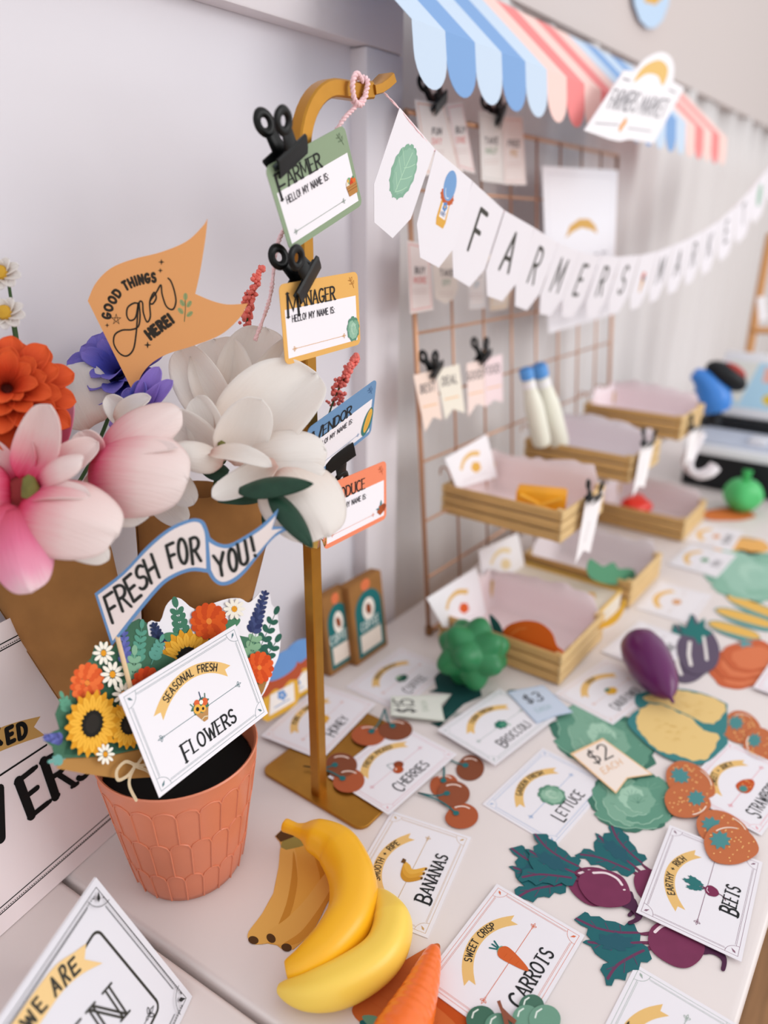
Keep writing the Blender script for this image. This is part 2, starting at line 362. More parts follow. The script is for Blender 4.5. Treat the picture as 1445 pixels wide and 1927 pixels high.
# pink yarn
YARN = mat('fbd3d8', .9, noise=.1, scale=300)
def yarn(name, ctrl, r, parent, n=14):
    base = smoothc(ctrl, n); vs_, fs = [], []
    for ph in (0, math.pi):
        fr = frames(base); L = 0; pp = []
        for i, (p, t, nn, b) in enumerate(fr):
            if i: L += (p-base[i-1]).length
            a = L*900+ph; pp.append(p+(nn*math.cos(a)+b*math.sin(a))*r*.55)
        v, f = tubed(pp, r*.62, 5); o = len(vs_); vs_ += v; fs += [tuple(i+o for i in q) for q in f]
    return mesh(name, vs_, fs, YARN, parent, smooth=True)
yt = thing('yarn_tie', 'pink yarn knotted round the arm of the brass stand', 'yarn', loc=(.548, .444, .69)); yo = yt.location
def yl(*ps): return [V(p)-yo for p in ps]
yarn('loop', yl((.551, .437, .700), (.540, .434, .704), (.533, .433, .695), (.536, .433, .684), (.546, .434, .682), (.552, .434, .692), (.556, .436, .702), (.557, .449, .704), (.556, .453, .690), (.551, .440, .683), (.552, .434, .692)), .0021, yt)
yarn('strand', yl((.553, .434, .690), ony(665, 205, .436), ony(640, 234, .44), ony(590, 320, .453), ony(540, 420, .457), ony(520, 470, .458), ony(508, 560, .462), ony(480, 640, .47)), .0019, yt)
# ================================================================== black spring clips
BLK = mat('030405', .36, spec=.28); BLKE = mat('3a4042', .3, metal=.5)
def ring_pts(r, n=20): return [(r*math.cos(2*math.pi*k/n), r*math.sin(2*math.pi*k/n)) for k in range(n)]
def bulldog_parts(t, w=.037, s=1, gap=.0012):
    for sg in (1, -1):
        # jaw: folded trough
        prof = [(-.004, .0006), (-.0045, .0016), (0, .0042), (.006, .0066), (.0085, .0078), (.0105, .007), (.0105, .0055), (.006, .005), (0, .003), (-.003, .0006)]
        vs_, fs = [], []; n = len(prof)
        for x in (-w/2, w/2):
            for y, z in prof: vs_.append((x*1.0, y*s, sg*(z*s+gap)))
        for i in range(n): j = (i+1) % n; fs.append((i, j, j+n, i+n) if sg > 0 else (j, i, i+n, j+n))
        fs.append(tuple(range(n)) if sg < 0 else tuple(range(n-1, -1, -1))); fs.append(tuple(range(2*n-1, n-1, -1)) if sg < 0 else tuple(range(n, 2*n)))
        bmj = mesh('jaw', vs_, fs, BLK, t); sharp(bmj, 30)
        # handle: neck and eyelet
        ax = V((0, math.cos(R(9)), sg*math.sin(R(9)))); o = V((0, .008*s, sg*(.0055*s+gap)))
        nrm = V((0, -sg*math.sin(R(9)), math.cos(R(9))))
        fr = Matrix((( 1, ax.x, nrm.x, o.x), (0, ax.y, nrm.y, o.y), (0, ax.z, nrm.z, o.z), (0, 0, 0, 1)))
        bm = bmesh.new(); vv = box(bm, (-.0075*s, -.002*s, -.0008), (.0075*s, .016*s, .0008), .0005)
        for v in bm.verts: v.co.x *= 1-.28*max(0, v.co.y)/(.016*s); v.co.z += .0012*(1-(v.co.x/(.008*s))**2)
        h = fromm('handle', bm, BLK, t, fr); sharp(h)
        vs_, fs = [], []; N = 28; K = 8
        for i in range(N):
            a = 2*math.pi*i/N
            for k in range(K):
                b = 2*math.pi*k/K; rr = .0066*s+.0034*s*math.cos(b); vs_.append((rr*math.cos(a), .0215*s+rr*math.sin(a)*1.08, .0022*s*math.sin(b)))
        for i in range(N):
            for k in range(K): fs.append((i*K+k, ((i+1) % N)*K+k, ((i+1) % N)*K+(k+1) % K, i*K+(k+1) % K))
        mesh('eyelet', vs_, fs, BLK, h, smooth=True)
    v, f = tubed([(-w*.5, .0035*s, 0), (w*.5, .0035*s, 0)], .0024*s, 10); sharp(mesh('spring', v, f, BLKE, t))
def bulldog(label, mtx, w=.037, s=1, gap=.0012, group='black spring clips'):
    t = thing('bulldog_clip', label, 'clip', mtx, group); bulldog_parts(t, w, s, gap); return t
# ================================================================== name tags
INKC = '2b2b2c'
def sprig_icon(d, x, y, s, c, rot=0):
    q = lambda a, b: (x+s*(a*math.cos(rot)-b*math.sin(rot)), y+s*(a*math.sin(rot)+b*math.cos(rot)))
    d.line([q(0, -1), q(.05, -.3), q(-.1, .4), q(-.05, 1)], .08*s, c)
    for a, b, e, f in ((0, -.4, .6, 0), (0, -.2, -.6, .1), (-.05, .3, .5, .7), (-.08, .4, -.6, .8)):
        m = q((a+e)/2, (b+f)/2); d.line([q(a, b), q((a+e)/2-.12, (b+f)/2+.16), q(e, f), q((a+e)/2+.12, (b+f)/2-.16)], .06*s, c, closed=True)
def flourish(d, x, y, s, c, ang):
    q = lambda a, b: (x+s*(a*math.cos(ang)-b*math.sin(ang)), y+s*(a*math.sin(ang)+b*math.cos(ang))); w = .13*s
    d.line([q(*p) for p in ellp(-.55, 0, .3, .16, 0, 10)], w, c, True); d.line([q(*p) for p in ellp(.15, .42, .42, .2, R(50), 10)], w, c, True); d.line([q(*p) for p in ellp(.15, -.42, .42, .2, R(-50), 10)], w, c, True)
    d.line([q(.1, 0), q(.55, .22), q(1.15, 0), q(.55, -.22)], w, c, True)
def arrowline(d, a, b, w, c, s):
    ang = math.atan2(b[1]-a[1], b[0]-a[0]); ux, uy = math.cos(ang), math.sin(ang)
    d.line([(a[0]+ux*s*.8, a[1]+uy*s*.8), (b[0]-ux*s*.8, b[1]-uy*s*.8)], w, c); flourish(d, *b, s, c, ang); flourish(d, *a, s, c, ang+math.pi)
def wob(cx, cy, rx, ry, k=9, amp=.07, rot=0, ph=0, n=60):
    c, s = math.cos(rot), math.sin(rot); o = []
    for i in range(n):
        a = 2*math.pi*i/n; f = 1+amp*math.sin(k*a+ph)+amp*.5*math.sin((k*2+1)*a+2*ph); x, y = rx*f*math.cos(a), ry*f*math.sin(a); o.append((cx+x*c-y*s, cy+x*s+y*c))
    return o
def lettuce_art(d, cx, cy, rx, ry, rot=0, pal=('5f8f79', '7ba890', '92bba3', 'a9cbb5')):
    c, s = math.cos(rot), math.sin(rot); q = lambda a, b: (cx+a*rx*c-b*ry*s, cy+a*rx*s+b*ry*c)
    d.poly(wob(cx, cy, rx, ry, 9, .05, rot), pal[0])
    for (a, b, r1, r2, r0, k) in ((-.35, -.1, .5, .72, .3, 1), (.38, -.05, .48, .7, -.35, 1), (0, -.32, .7, .5, 0, 2), (-.18, .25, .5, .48, .5, 2), (.25, .22, .48, .46, -.4, 1), (.02, .02, .42, .5, 0, 3), (.1, -.1, .24, .32, .3, 2)):
        p = q(a, b); d.poly(wob(p[0], p[1], rx*r1, ry*r2, 7, .06, rot+r0, k, 40), pal[k])
        e = q(a, b-r2*.6); g = q(a, b+r2*.5); d.line(smoothc([e, ((e[0]+g[0])/2+.08*rx, (e[1]+g[1])/2), g], 4), .05*rx, pal[3] if k < 3 else pal[1])
        for sg in (-1, 1): h = q(a+sg*r1*.6, b+r2*.3); d.line([((e[0]+g[0])/2, (e[1]+g[1])/2), h], .03*rx, pal[3] if k < 3 else pal[1])
def corn_art(d, cx, cy, L, w, rot):
    c, s = math.cos(rot), math.sin(rot); q = lambda a, b: (cx+a*c-b*s, cy+a*s+b*c)
    d.poly([q(*p) for p in smoothc([(-.55*L, 0), (-.3*L, .62*w), (.25*L, .6*w), (.55*L, 0), (.25*L, -.6*w), (-.3*L, -.62*w)], 5, True)], '3d7a72')
    d.poly([q(*p) for p in smoothc([(-.42*L, 0), (-.2*L, .38*w), (.3*L, .36*w), (.5*L, .03*w), (.3*L, -.38*w), (-.2*L, -.36*w)], 5, True)], 'e9b44c')
    d.line([q(-.3*L, .1*w), q(.35*L, .1*w)], .06*w, 'c98f2e'); d.line([q(-.3*L, -.12*w), q(.35*L, -.12*w)], .06*w, 'c98f2e')
def crate_art(d, cx, cy, s):
    for x, y, r, c in ((-.5, .35, .25, 'e8dcc8'), (-.15, .55, .3, '7ba87f'), (.25, .45, .28, 'd9542b'), (.55, .4, .25, 'e0702f'), (-.35, .6, .14, 'e9b44c'), (.05, .3, .25, 'c9482a'), (.5, .68, .13, '5f8f63')): d.ell(cx+x*s, cy+y*s, r*s, r*s, c, n=12)
    d.poly([(cx-.8*s, cy+.2*s), (cx+.85*s, cy+.2*s), (cx+.7*s, cy-.75*s), (cx-.62*s, cy-.75*s)], 'b9834a'); d.line([(cx-.7*s, cy-.25*s), (cx+.78*s, cy-.25*s)], .06*s, '8a5a2b'); d.line([(cx-.74*s, cy-.02*s), (cx+.8*s, cy-.02*s)], .04*s, '8a5a2b')
def pepper_art(d, cx, cy, s):
    d.poly(wob(cx, cy, .8*s, .62*s, 5, .08, .4), 'a9532c'); d.poly(wob(cx+.55*s, cy+.15*s, .4*s, .34*s, 4, .08), '98482a')
    d.poly(smoothc([(cx-.3*s, cy+.5*s), (cx-.05*s, cy+1.2*s), (cx+.1*s, cy+.6*s)], 5, True), '4f7f86'); d.poly(smoothc([(cx-.5*s, cy+.3*s), (cx-1.1*s, cy+.25*s), (cx-.5*s, cy+.05*s)], 5, True), '4f7f86')
def name_tag(title, col, label, mtx, art, fs=.0108, tx=-.042, sx=1.22, W=.099, Hh=.064, th=.0006):
    t = thing('name_tag', label, 'name tag', mtx, 'name tags on the stand')
    slab('card', rrect(W, Hh, .0055), th, mat(col, .7), t)
    d = D(); d.poly([(-W/2+.0042, .0118), (W/2-.0042, .0118), (W/2-.0042, -Hh/2+.0048), (-W/2+.0042, -Hh/2+.0048)], 'f3eff5'); d.build('white_field', t)
    d = D(); letters(d, title, lambda u, v: (tx+u, .0122+v), fs, .0015, INKC, gap=.17, serif=True, sx=sx, first=1.7, fdrop=.6); d.build('title_lettering', t, .0003)
    d = D(); letters(d, 'HELLO! MY NAME IS:', lambda u, v: (-.0375+u, .0012+v), .0052, .00075, '35333a', gap=.19, space=.3, sx=.95); d.build('greeting_lettering', t, .0003)
    dark = {'8da083': '8d9c92', 'e5b061': 'd9a468', '6d94bd': '7f9cc0', 'f08a66': 'e59a84'}[col]
    d = D(); arrowline(d, (-.037, -.0205), (.026, -.0205), .0004, dark, .0026); d.build('arrow_line', t, .0003)
    d = D(); sprig_icon(d, .0405, .0235, .0055, {'8da083': '66785f', 'e5b061': 'b07a3a', '6d94bd': '4d6f9a', 'f08a66': 'b5603f'}[col], .5); d.build('corner_sprig', t, .0003)
    d = D(); art(d); d.build('picture', t, .0004)
    return t
def xz(x, z, ang, y=.43): return basis((x, y, z), (math.cos(ang), 0, math.sin(ang)), (-math.sin(ang), 0, math.cos(ang)))
farm = name_tag('FARMER', '8da083', 'sage green farmer name tag, topmost on the brass stand', xz(.4842, .6161, R(22)), lambda d: crate_art(d, .0405, -.0135, .0088))
mana = name_tag('MANAGER', 'e5b061', 'mustard yellow manager name tag on the brass stand', xz(.4872, .5152, R(3.6)), lambda d: lettuce_art(d, .0395, -.0165, .0085, .0108), sx=1.05)
vr, vu = V((.95, 0, .28)), V((-.0173, -.02, .058)).normalized(); vc = V((.5545, .43, .3989))-vr.normalized()*.0495+vu*.032
vend = name_tag('VENDOR', '6d94bd', 'blue vendor name tag tipped forward behind the white flower', basis(vc, vr, vu), lambda d: corn_art(d, .0405, -.0125, .028, .011, R(72)))
prod = name_tag('PRODUCE', 'f08a66', 'coral orange produce name tag, lowest on the brass stand', xz(.531, .332, R(1.2)), lambda d: pepper_art(d, .0405, -.0185, .0085), sx=1.1)
PY = Pl(xz(0, 0, 0, .43))
def clip_at(label, jx, jy, ux, uy, s=1, w=.037, y=.43, gap=.0008):
    pl = Pl(xz(0, 0, 0, y)); a = pl.p3(jx, jy); b = pl.p3(ux, uy); u = (b-a).normalized(); r = u.cross(V((0, -1, 0)))
    return bulldog(label, basis(a, r, u), w, s, gap)
clip_at('black spring clip gripping the green farmer tag', 545, 302, 516, 232)
clip_at('black spring clip gripping the yellow manager tag', 577, 531, 543, 487)
_a, _b = ony(634, 854, .43), ony(651, 896, .449); _j = ony(655, 839, .428)-ony(612, 869, .432)
bulldog('black spring clip turned downwards under the blue vendor tag', basis(_a, -_j, _b-_a), .037, 1, .0008)
# gold binder clip
BRASS = mat('c7a055', .25, metal=1)
def binder(label, mtx, s=1, m=BRASS):
    t = thing('binder_clip', label, 'clip', mtx, 'gold binder clips')
    prof = [(-.009, .0008), (.0, .0045), (.009, .006), (.009, -.006), (0, -.0045), (-.009, -.0008)]; vs_, fs = [], []
    inn = [(-.009, .0003), (0, .0037), (.0082, .0052), (.0082, -.0052), (0, -.0037), (-.009, -.0003)]; n = 6
    for x in (-.0125*s, .0125*s):
        for y, z in prof+inn: vs_.append((x, y*s, z*s))
    for i in range(5):
        fs += [(i, i+1, i+13, i+12), (i+7, i+6, i+18, i+19), (i, i+6, i+7, i+1), (i+12, i+13, i+19, i+18)]
    sharp(mesh('body', vs_, fs, m, t), 30)
    for sg in (1, -1):
        p = smoothc([(-.006*s, -.008*s, sg*.002*s), (-.005*s, .004*s, sg*.0085*s), (-.007*s, .013*s, sg*.014*s), (-.004*s, .020*s, sg*.017*s), (.004*s, .020*s, sg*.017*s), (.007*s, .013*s, sg*.014*s), (.005*s, .004*s, sg*.0085*s), (.006*s, -.008*s, sg*.002*s)], 6)
        tube('wire_handle', p, .0007*s, m, t, 6)
binder('gold binder clip pinching the coral produce tag to the post', basis(ony(596, 1003, .432), (.25, 0, 1), (-1, -.35, .25)), 1.0)
binder('gold binder clip beside the post with its wire loop up', basis(ony(566, 992, .42), (.5, 0, .9), (-.9, -.5, .5)), .9)
# ================================================================== plant pot
PC = V((.335, .486, 0))
POTM = mat('d67f5e', .42, spec=.45, noise=.04, scale=25, coat=.15)
pot = thing('plant_pot', 'coral terracotta plant pot embossed with arched tiles', 'pot', loc=PC)
pr = lambda z: .0505+.0225*(z/.137)**.9
prof = [(0, .002), (.047, .0005), (.0495, .0015)]+[(pr(z), z) for z in [i*.137/14 for i in range(1, 15)]]+[(.0738, .139), (.0728, .1405), (.071, .1395), (.0695, .135), (.064, .08), (.055, .03), (.05, .02), (0, .02)]
lathe('body', prof, POTM, pot, 64)
def ridge(name, pts, r=.0009):
    return tube(name, pts, r, POTM, pot, 6)
rows = [(.004, .040), (.040, .083), (.083, .124)]
for ri, (z0, z1) in enumerate(rows):
    n = 22; off = (.5 if ri % 2 else 0)
    for k in range(n):
        a0 = 2*math.pi*(k+off)/n; a1 = 2*math.pi*(k+1+off)/n
        q = lambda a, z: V((math.cos(a)*(pr(z)+.0001), math.sin(a)*(pr(z)+.0001), z))
        pts_ = [q(a0, z0), q(a0, z0+(z1-z0)*.5), q(a0, z1-.008), q(a0+(a1-a0)*.12, z1-.003), q(a0+(a1-a0)*.35, z1-.0006), q((a0+a1)/2, z1), q(a1-(a1-a0)*.35, z1-.0006), q(a1-(a1-a0)*.12, z1-.003), q(a1, z1-.008)]
        ridge('tile_ridge', pts_)
lathe('soil', [(0, .118), (.05, .119), (.0665, .117)], mat('101010', .9), pot, 32)
# ================================================================== produce card (same print layout on every card)
PAPER = 'ebe8ee'
def ribbon_pts(R_, cx, cy, th, a0, a1, tail=.0075):
    o = [(cx+(R_+th/2)*math.cos(R(a0+(a1-a0)*k/16)), cy+(R_+th/2)*math.sin(R(a0+(a1-a0)*k/16))) for k in range(17)]
    i = [(cx+(R_-th/2)*math.cos(R(a0+(a1-a0)*k/16)), cy+(R_-th/2)*math.sin(R(a0+(a1-a0)*k/16))) for k in range(17)]
    def ext(p, a, s): t = R(a)+s*math.pi/2; return (p[0]+tail*math.cos(t), p[1]+tail*math.sin(t))
    mid = lambda a, s: (cx+R_*math.cos(R(a))+tail*.25*math.cos(R(a)+s*math.pi/2), cy+R_*math.sin(R(a))+tail*.25*math.sin(R(a)+s*math.pi/2))
    return o+[ext(o[-1], a1, 1), mid(a1, 1), ext(i[-1], a1, 1)]+i[::-1]+[ext(i[0], a0, -1), mid(a0, -1), ext(o[0], a0, -1)]
def card_print(t, title, ribbon, bc, art, W=.127, Hh=.089, tcol='26282a', serif=True, detail=True, th=.0005, tsx=.95, rib_size=1):
    slab('card', [(-W/2, -Hh/2), (W/2, -Hh/2), (W/2, Hh/2), (-W/2, Hh/2)], th, mat(PAPER, .7), t)
    d = D()
    for m, w in ((.0035, .00035), (.0062, .00028), (.0072, .00025)):
        x, y = W/2-m, Hh/2-m; c = .0075 if m > .004 else 0
        if c:
            for sx in (-1, 1): d.line([(sx*x, -y+c), (sx*x, y-c)], w, bc); d.line([(-x+c, sx*y), (x-c, sx*y)], w, bc)
        else: d.line([(-x, -y), (x, -y), (x, y), (-x, y)], w, bc, True)
    if detail:
        for sx in (-1, 1):
            for sy in (-1, 1):
                cx, cy = sx*(W/2-.0035), sy*(Hh/2-.0035); a = math.atan2(-sy, -sx)
                d.line([(cx+.0105*math.cos(a+R(t_)), cy+.0105*math.sin(a+R(t_))) for t_ in range(-45, 46, 9)], .0003, bc)
                d.poly([(cx+math.cos(a)*u-math.sin(a)*v, cy+math.sin(a)*u+math.cos(a)*v) for u, v in [(.003, 0), (.005, .0011), (.0085, 0), (.005, -.0011)]], bc)
    d.build('border', t)
    d = D(); d.poly(ribbon_pts(.052, 0, -.0235, .0098, 48, 132, .0065), 'e6bd78'); d.build('ribbon', t)
    if ribbon:
        h = min(.0062, .066/width(ribbon, .22, .42, .95)); w = width(ribbon, .22, .42, .95)*h; d = D()
        letters(d, ribbon, arcplace(0, -.0235, .0490, 90, w), h, .00095, tcol, .22, .42, sx=.95); d.build('ribbon_lettering', t, .0002)
    d = D(); arrowline(d, (-.043, -.0045), (.043, -.0045), .0005, bc, .0034); d.build('arrow_line', t, .00012)
    if art: d = D(); art(d); d.build('picture', t, .0003)
    if title:
        h = .0118; w = width(title, .2, .34, tsx)*h+.003; d = D()
        letters(d, title, lambda u, v: (-w/2+u, -.0315+v), h, .0017 if serif else .0014, tcol, .2, .34, serif=serif, sx=tsx, first=1.28, fdrop=.24); d.build('title_lettering', t, .0002)
    return t
def bouquet_mini(d, x=0, y=-.004, s=.0095):
    d.poly([(x-.85*s, y+.1*s), (x+.85*s, y+.1*s), (x+.25*s, y-1.1*s), (x-.2*s, y-1.1*s)], 'b98a55'); d.poly(wob(x, y+.35*s, .95*s, .6*s, 7, .12), '4b7561')
    d.line([(x+.25*s, y+.4*s), (x+.35*s, y+1.5*s)], .1*s, '2f4160'); d.line([(x-.6*s, y+.4*s), (x-.9*s, y+1.0*s)], .1*s, '5d8a74'); d.line([(x+.6*s, y+.4*s), (x+.85*s, y+1.1*s)], .1*s, '3d6b58')
    for a, b, r, c in ((-.25, .75, .3, 'd9643a'), (.55, .45, .34, 'd9643a'), (-.4, .25, .42, 'eab04a'), (.15, 0, .32, 'eab04a'), (.2, .6, .2, 'f0ece0')): d.ell(x+a*s, y+b*s, r*s, r*s, c, n=14)
    d.ell(x-.4*s, y+.25*s, .18*s, .2*s, '2b2520', n=10); d.ell(x+.15*s, y, .13*s, .14*s, '2b2520', n=10); d.line([(x-.35*s, y-.8*s), (x, y-.7*s), (x+.35*s, y-.85*s)], .1*s, 'd8c8a8')
fl = thing('flowers_card', 'white seasonal fresh flowers card standing in the coral pot', 'card', basis((.325, .433, .2115), (.9975, .066, .012), (-.035, .36, .93)))
card_print(fl, 'FLOWERS', 'SEASONAL FRESH', '5f7a80', bouquet_mini, tsx=1.05)
DOWEL = mat('e3c59c', .6, noise=.08, scale=50, stretch=(1, 1, .1))
tube('dowel', [(.0, .03, -.0022), (.002, -.02, -.003), tuple(fl.matrix_basis.inverted() @ (PC+V((.004, 0, .119))))], .0016, DOWEL, fl, 8)
# ================================================================== kraft bouquet wraps
KRAFT = mat('97693a', .8, spec=.2, noise=.1, scale=35, bump=.25, bscale=60)
def wrap(label, p0, r0, p1, r1, flat_=.75):
    p0, p1 = V(p0), V(p1); o = thing('kraft_wrap', label, 'paper wrap', loc=p0, group='kraft paper bouquet wraps'); ax = (p1-p0).normalized()
    s1 = ax.cross(V((FW.x, FW.y, 0)).normalized()).normalized(); s2 = s1.cross(ax); vs_, fs = [], []; n = 48; m = 9
    for i in range(m+1):
        t = i/m; c = (p1-p0)*t
        for k in range(n+1):
            a = 2*math.pi*k/n*1.04-.3; r = (r0+(r1-r0)*t)*(1+.012*math.sin(a*3+t*4)+.01*math.sin(a*7+t*9))-.0012*k/n
            e = (.006*math.sin(a*2+1)+.004*math.sin(5*a))*(1 if i == m else 0)
            vs_.append(c+s1*r*math.cos(a)+s2*r*flat_*math.sin(a)+ax*e)
    for i in range(m):
        for k in range(n): a = i*(n+1)+k; fs.append((a, a+1, a+n+2, a+n+1))
    w = mesh('paper', vs_, fs, KRAFT, o, smooth=True); w.modifiers.new('thickness', 'SOLIDIFY').thickness = .0006
    # folded front flap
    j = [k for k in range(n+1)]; 
    return o
LB = PC+V((-.03, .026, .12)); RB = PC+V((.03, .03, .12))
wrap('brown kraft wrap leaning left around the pink flowers', LB, .024, dep(82, 1042, .67), .064, .5)
wrap('brown kraft wrap standing right around the white magnolia', RB, .032, dep(390, 912, .695), .069, .5)
# ================================================================== artificial flowers
MW = petal_mat('petal_white', [(0, 'e9c9bd'), (.18, 'f6ece4'), (.6, 'f9f5f1'), (1, 'fbf8f5')], trans=.45)
MP = petal_mat('petal_pink', [(0, 'd81f4e'), (.14, 'ea5f83'), (.36, 'f1b3b8'), (.62, 'f5dcd9'), (1, 'f6e9e6')])
MPB = petal_mat('petal_deep_pink', [(0, 'e0506e'), (.45, 'ef7fa3'), (.78, 'f4a9c3'), (1, 'f8dfe4')])
MO = petal_mat('petal_orange', [(0, '8f1f08'), (.5, 'd0401a'), (1, 'e8602c')], trans=.15)
MV = petal_mat('petal_violet', [(0, '2c2a86'), (.5, '5257c4'), (1, '8d80d6')], trans=.2)
MLIL = petal_mat('petal_lilac', [(0, '5a44a8'), (.5, '8f72d0'), (1, 'a58fe0')], trans=.2)
LEAF = mat('1f4030', .5, noise=.2, scale=60); STEM = mat('3f5a35', .7); CENT = mat('6e6a34', .7, noise=.2, scale=90)
def petal(parent, b, t, w, nrm, cup, bend, m, nu=11, nv=8, tipcurl=0, ruff=.0, name='petal', prof=.42, skew=0, pk=.8):
    b, t = V(b), V(t); L = t-b; ln = L.length; nrm = V(nrm); nrm = (nrm-L*(nrm.dot(L)/ln**2)).normalized(); sd = L.cross(nrm).normalized(); vs_, fs, uv = [], [], []
    ph = random.random()*6
    for i in range(nu+1):
        u = (i/nu)*(2-i/nu)*.6+(i/nu)*.4; x = 2*u**pk-1; p = max(0, 1-x*x)**prof; p = max(p, .34*(1-u)); p = min(1, p)
        for j in range(nv+1):
            v = 2*j/nv-1; e = sd*(v*w/2*p)+L*u+sd*(skew*w*math.sin(math.pi*u))
            z = bend*ln*math.sin(math.pi*u*.92)+cup*w*p*(v*v-.33)+tipcurl*ln*max(0, u-.6)**2*4+ruff*w*math.sin(v*5+ph+u*4)*u*u+.012*w*math.cos(v*math.pi*3)*math.sin(math.pi*u)+.010*w*math.sin(v*4+ph*2+u*7)*u+.008*w*math.sin(v*9+ph+u*11)*u
            vs_.append(b+e+nrm*z); uv.append(((v+1)/2*p+.5*(1-p), u))
    k = nv+1
    for i in range(nu):
        for j in range(nv): a = i*k+j; fs.append((a, a+1, a+k+1, a+k))
    o = mesh(name, vs_, fs, m, parent, smooth=True, uv=uv)
    s = o.modifiers.new('round', 'SUBSURF'); s.levels = s.render_levels = 1
    s = o.modifiers.new('thickness', 'SOLIDIFY'); s.thickness = .0007; s.offset = 0
    return o
VW = -FW
def flower(name, label, cx, cy, d, group='artificial flowers'):
    c = dep(cx, cy, d); return thing(name, label, 'flower', loc=c, group=group), c
def pp(fl_, c, bx, by, tx, ty, wpx, d0, d1, cup, bend, m, nr=(0, 0), tc=0, ruff=0, name='petal', prof=.42, skew=0):
    """a petal laid from one place to another; nr tips its face right / up"""
    n = VW+RT*nr[0]-DN*nr[1]
    return petal(fl_, dep(bx, by, d0)-c, dep(tx, ty, d1)-c, wpx*(d0+d1)/2/FPX, n, cup, bend, m, tipcurl=tc, ruff=ruff, name=name, prof=prof, skew=skew)
def stemdown(fl_, c, to, r=.0018):
    b = V((FW.x, FW.y, 0)).normalized(); top = dep(82, 1042, .67) if (V(to)-LB).length < (V(to)-RB).length else dep(390, 912, .695); off = V(to)-(LB if (V(to)-LB).length < (V(to)-RB).length else RB)
    tube('stem', smoothc([b*.008, (top+off-c)*.55+b*.02, top+off-c, (top+LB if top.x < .3 else top+RB)*.5+off-c, V(to)-c], 5), r, STEM, fl_, 6)
# white magnolia
f, c = flower('magnolia', 'large open white magnolia with drooping petals beside the post', 425, 840, .60)
for a in ((430, 800, 340, 655, 95, .625, .635, .3, .08, MW, (-.3, .2)), (440, 790, 405, 640, 120, .63, .65, .3, .1, MW, (0, .2)), (450, 800, 500, 618, 130, .64, .66, .28, .1, MW, (.2, .2)), (470, 800, 575, 640, 105, .645, .66, .25, .1, MW, (.4, .2)),
          (430, 862, 598, 706, 164, .605, .625, .32, .12, MW, (.2, .5)), (452, 874, 616, 852, 116, .59, .585, -.3, .16, MW, (.1, .3)), (428, 868, 492, 752, 100, .585, .57, .28, -.14, MW, (.1, -.1)), (408, 872, 302, 778, 92, .59, .585, .25, -.12, MW, (-.2, .1)),
          (420, 868, 372, 745, 78, .6, .6, .35, .04, MW, (-.3, .1)), (420, 866, 318, 845, 70, .578, .565, -.25, .06, MW, (-.1, .6)), (395, 852, 512, 880, 46, .572, .56, .25, .1, MW, (0, .9)), (520, 872, 398, 934, 62, .565, .555, .3, -.1, MW, (0, .5)),
          (470, 880, 612, 888, 60, .575, .57, -.2, .06, MW, (0, .8)), (530, 878, 618, 1012, 160, .572, .552, -.26, .12, MW, (.3, .2))):
    pp(f, c, *a, ruff=.02)
lathe('stamen', [(.0, .008), (.003, .006), (.004, .001), (.003, -.004), (0, -.005)], CENT, f, 12, Matrix.Translation(dep(418, 847, .583)-c))
for bx, by, tx, ty, w, d0, d1 in ((450, 922, 590, 912, 50, .552, .538), (508, 925, 588, 1032, 44, .55, .532), (430, 890, 375, 880, 40, .6, .6), (520, 935, 500, 1000, 36, .6, .6), (500, 935, 410, 945, 26, .59, .578)):
    b = dep(bx, by, d0); t_ = dep(tx, ty, d1); o = pp(f, c, bx, by, tx, ty, w, d0, d1, -.25, .06, LEAF, (.1, .6), name='leaf', ruff=.05, prof=.75)
stemdown(f, c, RB+V((.01, 0, 0)))
f, c = flower('magnolia', 'white flower half hidden between the violet bloom and the large magnolia', 255, 770, .62)
for a in ((250, 800, 200, 745, 48, .615, .605, .25, .05, MW, (-.2, .3)), (215, 790, 285, 748, 42, .605, .60, .25, .08, MW, (0, .5)), (180, 800, 130, 688, 120, .64, .65, -.15, .08, MW, (-.2, .1))): pp(f, c, *a)
stemdown(f, c, LB)
# pink magnolias
f, c = flower('magnolia', 'pink and white magnolia at the left picture edge with red throat', 55, 925, .535)
for a in ((50, 905, 92, 762, 92, .545, .53, .3, -.1, MP, (0, .1)), (55, 900, 28, 800, 90, .555, .56, .3, .05, MP, (-.3, .1)), (70, 900, 158, 868, 66, .54, .525, -.3, .1, MP, (.1, .6)), (92, 895, 186, 832, 60, .555, .56, .3, .1, MP, (.3, .2)),
          (60, 940, 172, 938, 52, .532, .52, .3, .12, MP, (0, 1)), (40, 950, 226, 1010, 160, .53, .515, -.24, .14, MP, (.3, .3)), (60, 975, 205, 1055, 70, .528, .53, -.2, .1, MW, (.3, .4)), (20, 960, 62, 1116, 120, .525, .505, -.25, .12, MPB, (.1, .3)),
          (20, 950, -55, 1100, 110, .53, .51, -.25, .12, MPB, (-.2, .3)), (20, 920, -90, 930, 120, .54, .53, -.25, .1, MP, (-.2, .2)), (25, 905, -50, 830, 80, .55, .55, .25, 0, MP, (-.2, .2))):
    pp(f, c, *a, ruff=.02)
lathe('stamen', [(.0, .012), (.004, .009), (.006, .002), (.007, -.004), (0, -.008)], CENT, f, 12, Matrix.Translation(dep(58, 922, .532)-c))
lathe('throat', [(0, .014), (.012, .010), (.016, 0), (.012, -.012), (0, -.016)], mat('8a2a2c', .8), f, 16, Matrix.Translation(dep(54, 926, .552)-c))
stemdown(f, c, LB+V((-.01, 0, 0)))
f, c = flower('magnolia', 'pale pink magnolia cupped beside the large white magnolia', 200, 860, .575)
